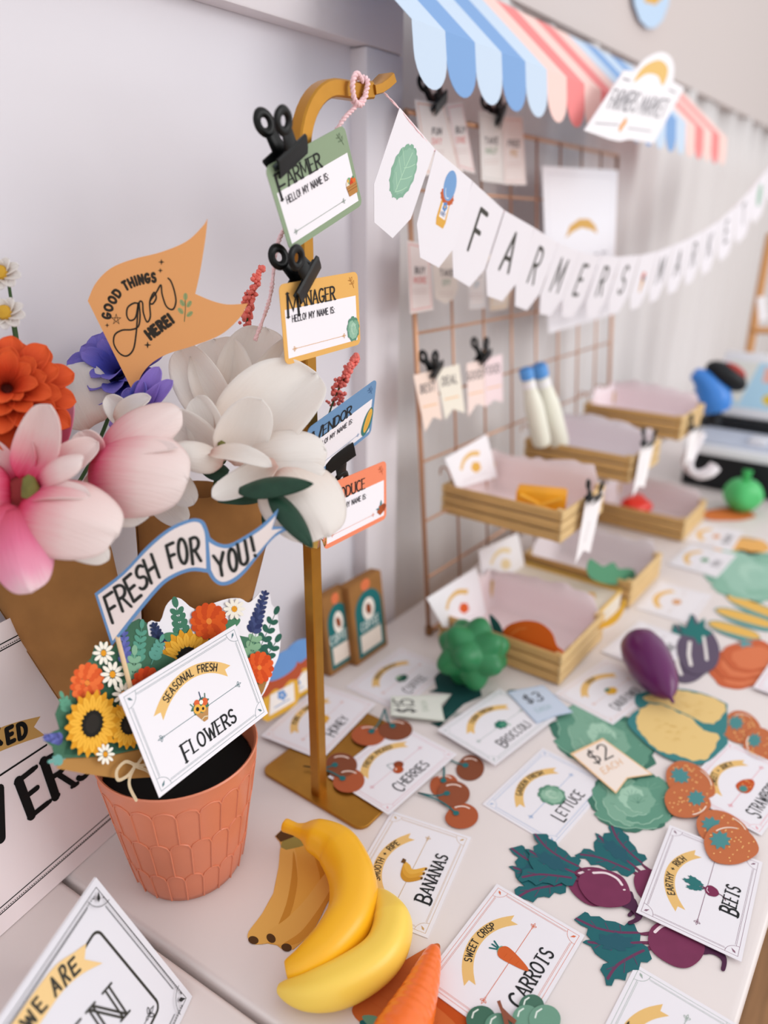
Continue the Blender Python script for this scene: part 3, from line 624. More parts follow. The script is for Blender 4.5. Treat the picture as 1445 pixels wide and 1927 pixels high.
for a in ((185, 875, 345, 775, 110, .575, .57, -.22, .16, MP, (.2, .5)), (170, 880, 358, 905, 178, .565, .55, -.25, .17, MP, (.3, .2)), (190, 870, 335, 845, 44, .558, .55, .25, .08, MP, (0, 1)), (180, 865, 150, 812, 62, .565, .56, .3, -.05, MP, (0, .3)), (170, 890, 280, 975, 120, .572, .56, -.2, .12, MW, (.3, .3)), (300, 880, 365, 950, 60, .59, .585, -.2, .1, MW, (.3, .2)), (290, 930, 350, 985, 58, .6, .595, -.2, .08, MW, (.3, .2)),
          (95, 860, 128, 745, 52, .59, .6, .3, .05, MPB, (.2, 0))):
    pp(f, c, *a, ruff=.02)
stemdown(f, c, LB+V((.008, 0, 0)))
# dahlias: rings of small petals
def dahlia(name, label, cx, cy, d, rad, m, rings, core, face=(0, .3), to=None, lift=1):
    f, c = flower(name, label, cx, cy, d); n0 = (VW+RT*face[0]-DN*face[1]).normalized(); a1 = n0.cross(V((0, 0, 1))).normalized(); a2 = a1.cross(n0); rr = rad*d/FPX
    for ri, (cnt, r0, r1, h0, h1, w) in enumerate(rings):
        for k in range(cnt):
            a = 2*math.pi*(k+.5*(ri % 2)+random.uniform(-.15, .15))/cnt; e = a1*math.cos(a)+a2*math.sin(a); j = random.uniform(.9, 1.1)
            petal(f, e*rr*r0+n0*rr*h0, e*rr*r1*j+n0*rr*h1*j, rr*w*j, n0*1+e*-.4, .18, .12, m, 8, 6, tipcurl=-.04, prof=.4, pk=1.35)
    lathe('centre', [(0, rr*.25), (rr*.16, rr*.2), (rr*.2, 0), (0, -rr*.1)], core, f, 12, basis(V((0, 0, 0)), a1, a2))
    if to is not None: stemdown(f, c, to)
dahlia('dahlia', 'ruffled orange dahlia at the left picture edge', 14, 742, .565, 118, MO, [(13, .2, 1, -.12, .06, .44), (12, .15, .86, 0, .34, .42), (10, .12, .64, .12, .5, .36), (8, .08, .42, .2, .56, .28)], mat('5a1408', .8), (.45, .35), LB+V((-.012, 0, 0)))
dahlia('cornflower', 'violet blue bloom behind the orange flag', 230, 708, .665, 92, MV, [(9, .15, 1, -.1, .3, .5), (8, .12, .8, 0, .5, .46), (6, .08, .55, .1, .6, .4)], mat('1d1c55', .8), (-.15, .5), LB+V((.01, .01, 0)))
f, c = flower('lilac_bloom', 'small lilac flower between the flag stick and white magnolia', 268, 760, .625)
for a in ((262, 778, 300, 690, 40, .62, .61, .3, .08, MLIL, (.2, .2)), (262, 782, 326, 716, 34, .618, .61, .3, .08, MLIL, (.3, .3)), (262, 770, 268, 715, 36, .62, .61, .3, .05, MV, (0, .3)), (255, 790, 205, 800, 40, .625, .62, -.2, .05, MLIL, (-.2, .4)), (262, 785, 240, 730, 40, .625, .62, .3, .05, MV, (-.2, .3))): pp(f, c, *a)
stemdown(f, c, LB+V((.012, .012, 0)))
for i, (x, y, lb) in enumerate(((4, 515, 'small white daisy, upper of two at the left edge'), (12, 590, 'small white daisy, lower of two at the left edge'))):
    f, c = flower('daisy', lb, x, y, .575)
    for k in range(9):
        a = 2*math.pi*k/9+.2; pp(f, c, x+5*math.cos(a), y+5*math.sin(a), x+36*math.cos(a), y+30*math.sin(a), 24, .575, .57, .2, .05, MW, (0, .3))
    lathe('centre', [(0, .004), (.005, .003), (.006, 0), (0, -.002)], mat('c79a32', .8), f, 12, basis(VW*.003, RT, -DN))
    stemdown(f, c, LB+V((-.012, .008*i, 0)), .0014)
def sprig(label, pts, d, r0, n):
    P = smoothc([dep(x, y, d) for x, y in pts], 10); o = thing('berry_sprig', label, 'flower', loc=P[0], group='coral berry sprigs'); tube('stem', [p-P[0] for p in P], .0009, STEM, o, 6)
    vs_, fs = [], []; bm = bmesh.new()
    for k in range(n):
        t = .42+.58*k/n; p = P[int(t*(len(P)-1))]; rad = r0*(1.05-.75*((t-.42)/.58))
        q = p-P[0]+V([random.gauss(0, 1) for _ in range(3)]).normalized()*rad*random.uniform(.3, 1)
        bmesh.ops.create_icosphere(bm, subdivisions=1, radius=random.uniform(.0015, .0026), matrix=Matrix.Translation(q))
    b = fromm('berries', bm, mat('ec7a70', .6, noise=.2, scale=120), o, smooth=True); b['kind'] = 'stuff'
sprig('coral berry sprig standing above the orange flag tip', [(455, 690), (463, 620), (472, 560), (492, 500)], .66, .0085, 150)
sprig('coral berry sprig rising between post and blue vendor tag', [(600, 850), (622, 770), (648, 710), (672, 668)], .70, .0095, 160)
sprig('coral berry sprig tucked under the yellow manager tag', [(470, 730), (500, 695), (525, 672), (548, 645)], .665, .009, 110)
# ================================================================== flag and ribbon picks
def letterbox(d, ch, bl, br, tl, w, c):
    gw, stk = G[ch]
    for s in stk: d.line([(bl[0]+(br[0]-bl[0])*x/gw+(tl[0]-bl[0])*y, bl[1]+(br[1]-bl[1])*x/gw+(tl[1]-bl[1])*y) for x, y in s], w, c)
def pathtext(d, text, path, h, w, c, gap=.16, sx=1, up=-1):
    P = smoothc(path, 10); L = [0]
    for i in range(1, len(P)): L.append(L[-1]+(P[i]-P[i-1]).length)
    k = L[-1]/(width(text, gap, .34, sx)*h)
    def place(u, v):
        u = max(0, min(L[-1]-1e-6, u*k)); i = max(j for j in range(len(L)-1) if L[j] <= u); t = (P[i+1]-P[i]).normalized(); q = P[i]+t*(u-L[i]); n = V((t.y, -t.x)); q = q+n*v; return (q.x, q.y)
    letters(d, text, place, h, w, c, gap, sx=sx)
def star4(d, x, y, s, c): d.poly([(x+s*(1 if k % 2 == 0 else .3)*math.cos(R(45*k)), y+s*(1 if k % 2 == 0 else .3)*math.sin(R(45*k))) for k in range(8)], c)
pl = facing(270, 650, .605, 0, R(-6)); fg = thing('flag_pick', 'orange swallowtail flag reading good things grow here', 'flag', pl.m)
out = smoothc([(165, 566), (180, 533), (208, 505), (249, 488), (304, 474), (351, 454), (381, 426), (390, 412)], 5)+[V(p) for p in smoothc([(390, 412), (386, 450), (376, 512), (367, 553)], 4)]+smoothc([(367, 553), (398, 566), (428, 573), (466, 571)], 4)+smoothc([(466, 571), (450, 599), (415, 630), (363, 651), (318, 665), (287, 682), (266, 706), (252, 741)], 5)
slab('paper', pl.uvs([tuple(p) for p in out]), .0005, mat('eba96c', .75), fg)
d = D(pl.uv); K = '35302a'; q3 = lambda pts: [(x/2.89, 450+y/2.89) for x, y in pts]
pathtext(d, 'GOOD', [(207, 600), (212, 580), (222, 562), (229, 553)], 15, .0021, K, .32, .9); pathtext(d, 'THINGS', [(237, 546), (255, 537), (275, 532), (293, 530)], 16, .0021, K, .32, .85)
d.line(smoothc(q3([(752, 350), (728, 348), (695, 372), (690, 415), (708, 442), (738, 425), (752, 350), (748, 420), (740, 520), (725, 600), (690, 635), (650, 620), (620, 570), (625, 520), (665, 495), (715, 492), (752, 475), (762, 420), (758, 345), (775, 345), (780, 400), (800, 450), (818, 420), (815, 340), (838, 290), (850, 320), (830, 352), (815, 340), (850, 290), (875, 250), (882, 300), (905, 365), (940, 382), (957, 340), (948, 280), (930, 230), (915, 213)]), 6), .0013, K)
pathtext(d, 'HERE!', [(284, 638), (305, 622), (327, 606)], 18, .0027, K, .3, .85)
for x, y, s in ((304, 493, 6), (302, 509, 5), (202, 612, 4.5), (278, 649, 7)): star4(d, x, y, s, K)
d.line([(219+9*math.sin(R(144*k)), 601-10*math.cos(R(144*k))) for k in range(5)], .0005, K, True)
d.build('lettering', fg, .0001)
d = D(pl.uv); d.line([(347, 605), (349, 580), (348, 553)], .0006, '5d6b45')
for x, y, r in ((349, 558, 90), (343, 570, 60), (356, 572, 120), (340, 585, 50), (357, 591, 140)): d.ell(x, y, 7, 4, '9aa876', R(r), 14); d.line([(x-5*math.cos(R(r)), y-5*math.sin(R(r))), (x+5*math.cos(R(r)), y+5*math.sin(R(r)))], .0003, '6d7a4e')
d.build('sprig_print', fg, .0001)
a, b = pl.uv(245, 700), pl.uv(300, 832); tube('dowel', [(a[0], a[1], -.0022), (b[0], b[1], -.0022), (b[0]+.012, b[1]-.05, -.0022)], .0019, DOWEL, fg, 8)
pl = facing(340, 1060, .555, 0, R(-4)); fb = thing('ribbon_pick', 'white ribbon shaped pick edged in blue reading fresh for you', 'sign', pl.m)
o1 = smoothc([(178, 1117), (230, 1077), (277, 1027), (318, 994), (354, 978), (374, 977), (386, 986), (395, 1012)], 4)
o2 = smoothc([(395, 1012), (410, 1022), (431, 1024), (462, 1008), (493, 987), (524, 957)], 4)[1:]+[V((514, 991)), V((554, 992))]
o3 = smoothc([(554, 992), (518, 1010), (487, 1046), (462, 1077), (440, 1096), (418, 1102), (402, 1094), (391, 1078)], 4)[1:]
o4 = smoothc([(391, 1078), (360, 1075), (327, 1087), (299, 1109), (249, 1169), (210, 1216)], 4)[1:]
slab('paper', pl.uvs([tuple(p) for p in o1+o2+o3+o4]), .0005, mat('6b97c8', .75), fb)
d = D(pl.uv); d.poly([(184, 1120)]+[tuple(p) for p in smoothc([(184, 1120), (233, 1082), (281, 1032), (320, 1000), (355, 984), (373, 983), (381, 992), (386, 1012), (388, 1070)], 4)]+[tuple(p) for p in smoothc([(388, 1070), (360, 1068), (324, 1081), (295, 1103), (246, 1162), (212, 1206)], 4)], 'f6ebe8')
d.poly([tuple(p) for p in smoothc([(393, 1020), (410, 1029), (433, 1031), (465, 1014), (496, 993), (519, 970)], 4)]+[(511, 997), (532, 995)]+[tuple(p) for p in smoothc([(532, 995), (514, 1008), (482, 1044), (457, 1073), (437, 1089), (419, 1095), (406, 1088), (397, 1072)], 4)], 'f6ebe8'); d.build('white_panel', fb, .00003)
d = D(pl.uv); K = '303230'
for ch, bl, br, tl in (('F', (212, 1172), (227, 1162), (196, 1124)), ('R', (231, 1150), (247, 1141), (215, 1106)), ('E', (252, 1132), (266, 1120), (233, 1091)), ('S', (264, 1112), (279, 1102), (254, 1070)), ('H', (285, 1097), (300, 1086), (270, 1054)), ('F', (323, 1068), (336, 1062), (313, 1027)), ('O', (340, 1063), (355, 1057), (333, 1017)), ('R', (363, 1061), (378, 1055), (358, 1014)),
                       ('Y', (409, 1086), (427, 1079), (402, 1046)), ('O', (434, 1077), (448, 1071), (428, 1036)), ('U', (454, 1065), (468, 1058), (447, 1024)), ('!', (479, 1047), (482, 1046), (471, 1011))): letterbox(d, ch, bl, br, tl, .0026, K)
d.build('lettering', fb, .0003)
mp = Pl(basis((.29, .4435, .2115), (1, .03, 0), (0, .36, .93))); a = V((*pl.uv(203, 1165), -.007)); b = pl.i @ mp.p3(246, 1296); tube('dowel', [a, b, b+(b-a).normalized()*.035], .0019, DOWEL, fb, 8)
# ================================================================== paper bouquets in the pot
def sunflower(d, x, y, r, k=1.25, rot=.25, n=18):
    for ring, (s, c) in enumerate(((1, 'dd9a26'), (.86, 'eeb33f'))):
        for i in range(n):
            a = 2*math.pi*(i+.5*ring)/n; L = r*s; px, py = math.cos(a), math.sin(a)*k
            pts_ = [(.38*px, .38*py)]+[(px*t-py*v/k*.9, py*t+px*v*k*.9) for t, v in ((.6, .13), (.8, .13), (.97, .03), (.97, -.03), (.8, -.13), (.6, -.13))]
            d.poly([(x+L*(u*math.cos(rot)-v*math.sin(rot)), y+L*(u*math.sin(rot)+v*math.cos(rot))) for u, v in pts_], c)
            d.line([(x+L*(u*math.cos(rot)-v*math.sin(rot)), y+L*(u*math.sin(rot)+v*math.cos(rot))) for u, v in ((.5*px, .5*py), (.85*px, .85*py))], .0003, 'd08f22')
    d.ell(x, y, .36*r, .42*r*k*.92, '1f1d1a', rot, 24); d.ell(x, y, .24*r, .28*r*k, '2c2824', rot, 20)
def zinnia(d, x, y, r, k=1.25, rot=.2, cs=('cf4a1e', 'e0602c', 'd9542a')):
    for ring, (s, n, w) in enumerate(((.78, 14, .26), (.55, 11, .22), (.3, 8, .16))):
        for i in range(n):
            a = 2*math.pi*(i+.5*ring)/n; u, v = s*r*math.cos(a), s*r*k*math.sin(a); d.ell(x+u*math.cos(rot)-v*math.sin(rot), y+u*math.sin(rot)+v*math.cos(rot), w*r*1.15, w*r*.95, cs[(ring+i) % 2], a+rot, 12)
    d.ell(x, y, .16*r, .18*r, 'e88a3c', n=12)
def daisyp(d, x, y, r, k=1.15):
    for i in range(10):
        a = 2*math.pi*i/10; d.ell(x+.62*r*math.cos(a), y+.62*r*k*math.sin(a), .38*r, .17*r, 'f2ede0', math.atan2(k*math.sin(a), math.cos(a)), 12)
    d.ell(x, y, .25*r, .28*r, 'e39a26', n=14)
def leafsprig(d, base, tip, n, ln, w, c, stem=.0008):
    bx, by = base; tx, ty = tip; d.line([base, tip], stem, c); a = math.atan2(ty-by, tx-bx)
    for i in range(n):
        t = .2+.75*i/n
        for s in (-1, 1):
            px, py = bx+(tx-bx)*t, by+(ty-by)*t; b = a+s*R(42); k = 1-.35*t; d.ell(px+ln*k*.55*math.cos(b), py+ln*k*.55*math.sin(b), ln*.5*k, w*k, c, b, 14)
    d.ell(tx+ln*.3*math.cos(a), ty+ln*.3*math.sin(a), ln*.45, w*.8, c, a, 14)
def lavender(d, base, tip, n, s, c):
    bx, by = base; tx, ty = tip; d.line([base, tip], .0007, '3c5a4c'); a = math.atan2(ty-by, tx-bx)
    for i in range(n):
        t = i/(n-1); px, py = bx+(tx-bx)*(.25+.75*t), by+(ty-by)*(.25+.75*t); k = 1-.45*t
        for o_ in (-1, 0, 1): b = a+o_*R(48); d.ell(px+s*k*.7*math.cos(b), py+s*k*.7*math.sin(b), s*.62*k, s*.36*k, c[(i+o_) % len(c)], b, 10)
pl = Pl(basis((.29, .436, .17), (1, .03, 0), (0, .34, .94))); bq = thing('paper_bouquet', 'flat paper bouquet of sunflowers and daisies leaning left in the pot', 'cutout', pl.m, 'paper bouquets in the pot')
base = [(106, 1437), (98, 1405), (84, 1394), (94, 1380), (112, 1372), (104, 1344), (118, 1310), (130, 1318), (136, 1276), (160, 1250), (172, 1238), (178, 1218), (196, 1208), (212, 1222), (228, 1190), (246, 1172), (262, 1164), (276, 1172), (280, 1196), (300, 1204), (306, 1230), (330, 1240), (350, 1300), (330, 1440), (296, 1462), (230, 1466), (160, 1456), (112, 1446)]
slab('paper', pl.uvs(base), .0005, mat('3f6b53', .75), bq)
d = D(pl.uv)
d.poly([(106, 1446), (116, 1428), (190, 1425), (330, 1396), (332, 1440), (296, 1462), (230, 1466), (160, 1456), (112, 1447)], 'b08147'); d.line([(116, 1428), (200, 1424), (330, 1396)], .0007, '8a6234'); d.build('wrap_print', bq, .00003)
d = D(pl.uv)
d.poly([(150, 1300), (200, 1240), (240, 1250), (300, 1320), (320, 1400), (180, 1420), (120, 1420)], '345c48')
leafsprig(d, (132, 1345), (118, 1312), 3, 17, 5, '5f9a80'); leafsprig(d, (122, 1428), (100, 1432), 2, 15, 5, '6ba39a'); lavender(d, (128, 1392), (88, 1388), 6, 12, ('565c9c', '666cb0', '4a4f88'))
leafsprig(d, (256, 1262), (266, 1180), 5, 20, 5.5, '5a9a86'); leafsprig(d, (284, 1250), (302, 1206), 4, 18, 5, '5f9d8e'); lavender(d, (236, 1268), (232, 1186), 7, 13, ('5a60a6', '6a70b8'))
leafsprig(d, (250, 1290), (252, 1230), 3, 22, 7, '86b395'); d.ell(238, 1300, 26, 10, '4f8a6a', R(60)); d.ell(252, 1322, 30, 12, '467c60', R(120)); d.ell(180, 1330, 30, 12, '467c60', R(70))
d.build('leaf_print', bq, .0001)
def stamp(fn, *a):
    global zz
    d = D(pl.uv); fn(d, *a); d.build({'sunflower': 'sunflower_print', 'zinnia': 'zinnia_print', 'daisyp': 'daisy_print'}[fn.__name__], bq, zz); zz += .0007
zz = .0007
stamp(zinnia, 163, 1285, 30, 1.3, .25, ('d95a2b', 'e8713a')); stamp(daisyp, 193, 1229, 21); stamp(daisyp, 209, 1269, 23); stamp(daisyp, 229, 1306, 22); stamp(zinnia, 272, 1288, 28, 1.2, .2, ('b83a16', 'c9471c'))
stamp(sunflower, 237, 1363, 42, 1.15); stamp(sunflower, 167, 1361, 52, 1.28, .28); stamp(daisyp, 191, 1418, 18, 1.2)
d = D(pl.uv); TW = 'd8c3a2'
for s in ([(246, 1438), (228, 1432), (212, 1448), (214, 1466), (232, 1458), (246, 1440)], [(248, 1440), (270, 1412), (288, 1406), (286, 1428), (264, 1438), (248, 1440)], [(246, 1440), (236, 1462), (236, 1480), (248, 1504)], [(250, 1442), (270, 1450), (282, 1468)]): d.line(smoothc(s, 6), .0024, TW); d.line(smoothc(s, 6), .0003, 'b59c78')
d.ell(247, 1439, 6, 5, TW); d.build('bow_print', bq, .0062)
pl = Pl(basis((.36, .456, .20), (1, .03, 0), (0, .30, .95))); bq = thing('paper_bouquet', 'flat paper bouquet with white margin and lavender at its right', 'cutout', pl.m, 'paper bouquets in the pot')
base = [(279, 1171), (301, 1170), (312, 1141), (326, 1126), (341, 1127), (366, 1146), (396, 1137), (427, 1127), (452, 1126), (467, 1134), (479, 1126), (493, 1112), (507, 1116), (511, 1137), (521, 1149), (525, 1182), (528, 1205), (524, 1235), (515, 1257), (497, 1304), (455, 1345), (360, 1360), (300, 1330), (272, 1230)]
slab('paper', pl.uvs([tuple(p) for p in smoothc(base, 3, True)]), .0005, mat('f0eef4', .75), bq)
d = D(pl.uv); d.poly([(290, 1240), (330, 1215), (420, 1190), (470, 1200), (512, 1236), (500, 1280), (450, 1335), (340, 1340)], '4b7a60'); d.poly([(500, 1262), (513, 1252), (496, 1300), (480, 1330), (470, 1310)], 'a77b47')
leafsprig(d, (350, 1225), (331, 1140), 5, 24, 7.5, '447a62'); leafsprig(d, (480, 1240), (518, 1154), 4, 20, 6.5, '2f6152'); leafsprig(d, (485, 1262), (520, 1206), 3, 21, 6.5, '2f6152'); leafsprig(d, (468, 1250), (482, 1190), 3, 22, 7.5, '86b08c')
lavender(d, (468, 1215), (497, 1120), 9, 14, ('353f68', '414c78', '2d3560')); lavender(d, (308, 1230), (290, 1180), 6, 14, ('26304f', '303b60')); d.ell(425, 1180, 30, 10, '4d8463', R(150)); d.ell(335, 1205, 30, 12, '4d8463', R(20)); d.build('leaf_print', bq, .00005)
zz = .0008
stamp(sunflower, 352, 1240, 56, 1.05); stamp(zinnia, 391, 1169, 33, 1.0, 0, ('c9491a', 'd9591f')); stamp(daisyp, 438, 1146, 21, 1.0); stamp(zinnia, 484, 1256, 26, 1.15, .1, ('cf4a1c', 'de5a24'))
# ================================================================== things lying on the table
def cardpose(i, pi, j, pj, z, W=.127, Hh=.089):
    cs = [V((-W/2, Hh/2)), V((W/2, Hh/2)), V((W/2, -Hh/2)), V((-W/2, -Hh/2))]; A, B = onz(*pi, z), onz(*pj, z)
    d, e = (B-A), cs[j]-cs[i]; ang = math.atan2(d.y, d.x)-math.atan2(e.y, e.x); m = (cs[i]+cs[j])/2
    c = (A+B)/2-Matrix.Rotation(ang, 3, 'Z') @ V((m.x, m.y, 0)); return Matrix.Translation(c) @ Matrix.Rotation(ang, 4, 'Z')
def card(label, title, ribbon, bc, art, pose, **k):
    t = thing('produce_card', label, 'card', pose, 'white produce cards'); return card_print(t, title, ribbon, bc, art, **k)
# small pictures on the cards
def cherry_mini(d, x=0, y=-.004, s=.0082):
    d.line(smoothc([(x-.7*s, y+1.2*s), (x-.9*s, y+.2*s), (x-.6*s, y-.2*s)], 4), .0006, '2f6b66'); d.line(smoothc([(x-.7*s, y+1.2*s), (x+.1*s, y+.9*s), (x+.5*s, y+.3*s)], 4), .0006, '2f6b66')
    d.ell(x+.5*s, y+.05*s, .75*s, .7*s, '8a4226'); d.ell(x-.35*s, y-.6*s, .8*s, .7*s, 'b04e26'); d.ell(x-.5*s, y-.3*s, .25*s, .1*s, 'f0d8c8', .5)
def banana_mini(d, x=0, y=-.004, s=.0125):
    for k, (a, c) in enumerate(((.5, 'c98f30'), (.1, 'd9a03c'), (-.3, 'e2ad4a'))):
        p = smoothc([(x+.5*s, y+.8*s), (x-(a+.35)*s, y+.6*s), (x-(a+.75)*s, y-.1*s), (x-a*1.2*s, y-1.0*s), (x-(a*1.2-.3)*s, y-.95*s), (x-(a+.25)*s, y-.1*s), (x-(a-.05)*s, y+.3*s)], 5, True); d.poly(p, c)
        d.ell(x-(a*1.2-.12)*s, y-1*s, .13*s, .1*s, '5a3c20', n=8)
    d.poly([(x+.75*s, y+1.05*s), (x+.3*s, y+1.05*s), (x+.3*s, y+.7*s), (x+.7*s, y+.75*s)], '6b4a28')
def beet_mini(d, x=-.001, y=-.009, s=.0068):
    d.line(smoothc([(x+.1*s, y-.8*s), (x-.1*s, y-1.5*s), (x-.6*s, y-1.9*s)], 4), .0008, '5a2340')
    for a in (-.5, 0, .5): d.line([(x, y+.6*s), (x+a*s, y+2.0*s)], .0008, '6d2b4c')
    for a, b, r in ((-.7, 2.1, 115), (.6, 2.2, 70), (0, 2.7, 92)): d.poly(wob(x+a*s, y+b*s, 1.1*s, .45*s, 9, .12, R(r)), '2f7272')
    d.poly(wob(x, y, .95*s, .9*s, 3, .03), '7c2f52'); d.line(smoothc([(x-.5*s, y+.3*s), (x-.2*s, y+.6*s), (x+.3*s, y+.6*s)], 4), .0006, 'eadbe0')
def carrot_mini(d, x=.003, y=-.004, s=.0150):
    for a in (-.3, 0, .25): d.line([(x+.1*s, y+.75*s), (x+(.12+a)*s, y+1.3*s)], .0014, '1f6a6a')
    d.ell(x+.1*s, y+.76*s, .28*s, .14*s, '6aa58e'); d.poly(smoothc([(x-.35*s, y+.6*s), (x+.1*s, y+.85*s), (x+.5*s, y+.6*s), (x+.45*s, y), (x+.1*s, y-1.0*s), (x-.15*s, y-1.05*s), (x-.3*s, y-.3*s)], 5, True), 'd0622f')
    for t in (-.4, 0, .35): d.line([(x-.2*s, y+t*s), (x+.12*s, y+(t-.03)*s)], .0002, 'b54a1c')
def straw_mini(d, x=0, y=-.004, s=.0135):
    d.poly(smoothc([(x-1.1*s, y+.1*s), (x-.6*s, y+.6*s), (x+.4*s, y+.5*s), (x+1.1*s, y), (x+.8*s, y-.4*s), (x-.2*s, y-.55*s), (x-.9*s, y-.4*s)], 5, True), 'c4552a'); d.poly(wob(x-.55*s, y, .45*s, .3*s, 9, .2), '4a8a85')
    for k in range(10): d.ell(x+random.uniform(-.2, .8)*s, y+random.uniform(-.35, .35)*s, .05*s, .05*s, 'f0c070', n=6)
def broc_mini(d, x=.002, y=-.004, s=.009): d.line([(x, y), (x+.9*s, y-.9*s)], .002, '7fae8e'); d.poly(wob(x, y, s, .8*s, 7, .1), '2a7160'); d.poly(wob(x+.2*s, y-.15*s, .55*s, .4*s, 6, .1), '4f9478')
def blob_mini(c1, c2=None): 
    def f(d, x=0, y=-.004, s=.010):
        d.poly(wob(x, y, s, .7*s, 6, .08), c1)
        if c2: d.poly(wob(x-.2*s, y+.5*s, .5*s, .3*s, 7, .12), c2)
    return f
lett_mini = lambda d: lettuce_art(d, 0, -.0045, .0155, .0150)
card('lettuce card with garden fresh ribbon and pale blue border', 'LETTUCE', 'GARDEN FRESH', '93b1d6', lett_mini, cardpose(0, (910, 1513), 2, (1148, 1473), .0008), serif=False)
card('beets card with earthy and rich ribbon resting on the paper beets', 'BEETS', 'EARTHY + RICH', '8c6a7c', beet_mini, cardpose(0, (1198, 1716), 2, (1434, 1623), .004), tsx=.85)
card('bananas card with smooth and ripe ribbon beside the yellow bananas', 'BANANAS', 'SMOOTH + RIPE', 'c9a26a', banana_mini, cardpose(1, (737, 1525), 3, (805, 1767), .0008), tsx=1.0)
card('carrots card with sweet crisp ribbon and orange border', 'CARROTS', 'SWEET CRISP', 'd9704a', carrot_mini, cardpose(1, (935, 1663), 2, (1100, 1760), .0022), tsx=1.05)
card('cherries card with fresh picked ribbon lying on the brass base', 'CHERRIES', 'FRESH PICKED', 'e0aeb6', cherry_mini, cardpose(3, (732, 1532), 2, (859, 1420), .0062), serif=False)
card('honey card with pink border behind the brass post', 'HONEY', 'PURE + SWEET', 'e3b4ae', blob_mini('e0a83c'), cardpose(0, (491, 1384), 2, (707, 1324), .0056), serif=False)
card('coffee card with pink border in front of the coffee bags', 'COFFEE', 'FRESH ROAST', 'e3b4ae', blob_mini('2c5a4c', '8fb08f'), cardpose(0, (655, 1292), 2, (845, 1258), .0008), serif=False)
card('broccoli card with green border under the blue price tag', 'BROCCOLI', 'FARM FRESH', '93a8a0', broc_mini, cardpose(0, (824, 1374), 2, (1045, 1351), .0062), serif=False)
card('cauliflower card with pink border beside the purple eggplant', 'CAULIFLOWER', 'CRISP', 'e3b8a8', blob_mini('e0ad3c', '3f8078'), cardpose(0, (1042, 1306), 2, (1246, 1290), .0012), serif=False, tsx=.62)
card('eggplant card lying behind the purple toy eggplant', 'EGGPLANT', '', 'c9bcc9', blob_mini('6a5a78', '3f8078'), cardpose(0, (1128, 1226), 2, (1310, 1206), .0020), serif=False, detail=False)
card('produce card beyond the eggplant card with plain gold ribbon', '', '', 'd8c9c0', blob_mini('d9a06a'), cardpose(0, (1184, 1146), 2, (1350, 1118), .0012), detail=False)
card('pea card with green picture beside the pale green cutout', 'PEAS', '', 'c9d0c4', blob_mini('5f9a72'), cardpose(0, (1252, 1062), 2, (1390, 1044), .0018), detail=False, serif=False)
card('peach card with orange picture farthest along the table', 'PEACHES', '', 'e0c4b0', blob_mini('e09a5a'), cardpose(0, (1288, 1018), 2, (1398, 1000), .0012), detail=False, serif=False)
card('strawberries card with sweet and juicy ribbon at the right edge', 'STRAWBERRIES', 'SWEET + JUICY', 'e89aa4', straw_mini, cardpose(1, (1355, 1388), 2, (1526, 1468), .0022), serif=False, tsx=.8)
card('tomatoes card with pink border cut by the right picture edge', 'TOMATOES', 'VINE RIPE', 'f0b4bc', blob_mini('d9542b'), cardpose(0, (1400, 1318), 1, (1478, 1204), .0045), serif=False, tsx=.9)
card('sweet peas card at the bottom edge below the beets', 'PEAS', 'SWEET', '9fb0a6', blob_mini('5f9a72'), cardpose(1, (1201, 1817), 2, (1400, 1935), .0008))
# paper cutouts traced on the table top
def cr(ox, oy, s): return lambda pts: [(ox+x/s, oy+y/s) for x, y in pts]
def cut(name, label, outline, col, z, art=None, cat='cutout', group=None, th=.0005):
    pts_ = [onz(x, y, z) for x, y in outline]; c = sum(pts_, V((0, 0, 0)))/len(pts_); pl = flat(z, (c.x, c.y)); t = thing(name, label, cat, pl.m, group)
    slab('paper', pl.uvs(outline), th, mat(col, .75), t)
    if art: d = D(pl.uv); art(d); d.build('print', t, .00003)
    return t, pl
def tell(x, y, rx, ry, rot=0, n=28): return ellp(x, y, rx, ry, rot, n)
# banana bunch
b4 = cr(400, 1480, 2.89)
bo = b4([(340, 270), (375, 236), (460, 248), (545, 275), (640, 430), (662, 500), (655, 570), (560, 760), (480, 850), (440, 885), (380, 885), (350, 862), (300, 852), (235, 858), (198, 838), (195, 790), (270, 690), (330, 580), (358, 440), (378, 350), (365, 300)])
def banana_print(d):
    for pts_, c in (([(430, 300), (545, 290), (640, 430), (655, 570), (560, 700), (520, 520), (440, 340)], 'cf8f2a'), ([(430, 330), (520, 330), (572, 440), (575, 540), (470, 660), (380, 770), (420, 600), (450, 470)], 'dfa74c'), ([(375, 320), (445, 335), (462, 500), (440, 640), (380, 770), (300, 848), (235, 856), (198, 836), (196, 790), (270, 690), (330, 580), (358, 440)], 'e3b05c'), ([(440, 350), (462, 500), (440, 640), (400, 740), (340, 800), (400, 640), (430, 480)], 'c98c34'), ([(640, 450), (660, 505), (650, 560), (560, 760), (480, 845), (350, 860), (297, 826), (300, 790), (400, 720), (500, 620), (590, 500)], 'e0ac58'), ([(655, 520), (640, 590), (560, 760), (470, 850), (380, 860), (480, 790), (580, 660), (640, 560)], 'cd9038')): d.poly([tuple(p) for p in smoothc(b4(pts_), 4, True)], c)
    d.poly(b4([(370, 330), (378, 300), (430, 262), (545, 290), (530, 310), (470, 330), (400, 345)]), '9a8a48'); d.poly(b4([(342, 270), (375, 238), (458, 250), (440, 275), (370, 302)]), '5a3a1c')
    for x, y, a in ((222, 836, .3), (318, 826, .8), (402, 876, .2)): d.ell(*b4([(x, y)])[0], 10, 7.5, '54381c', a, 16)
cut('banana_cutout', 'paper banana bunch lying under the yellow toy banana', bo, 'd8a04a', .0007, banana_print)
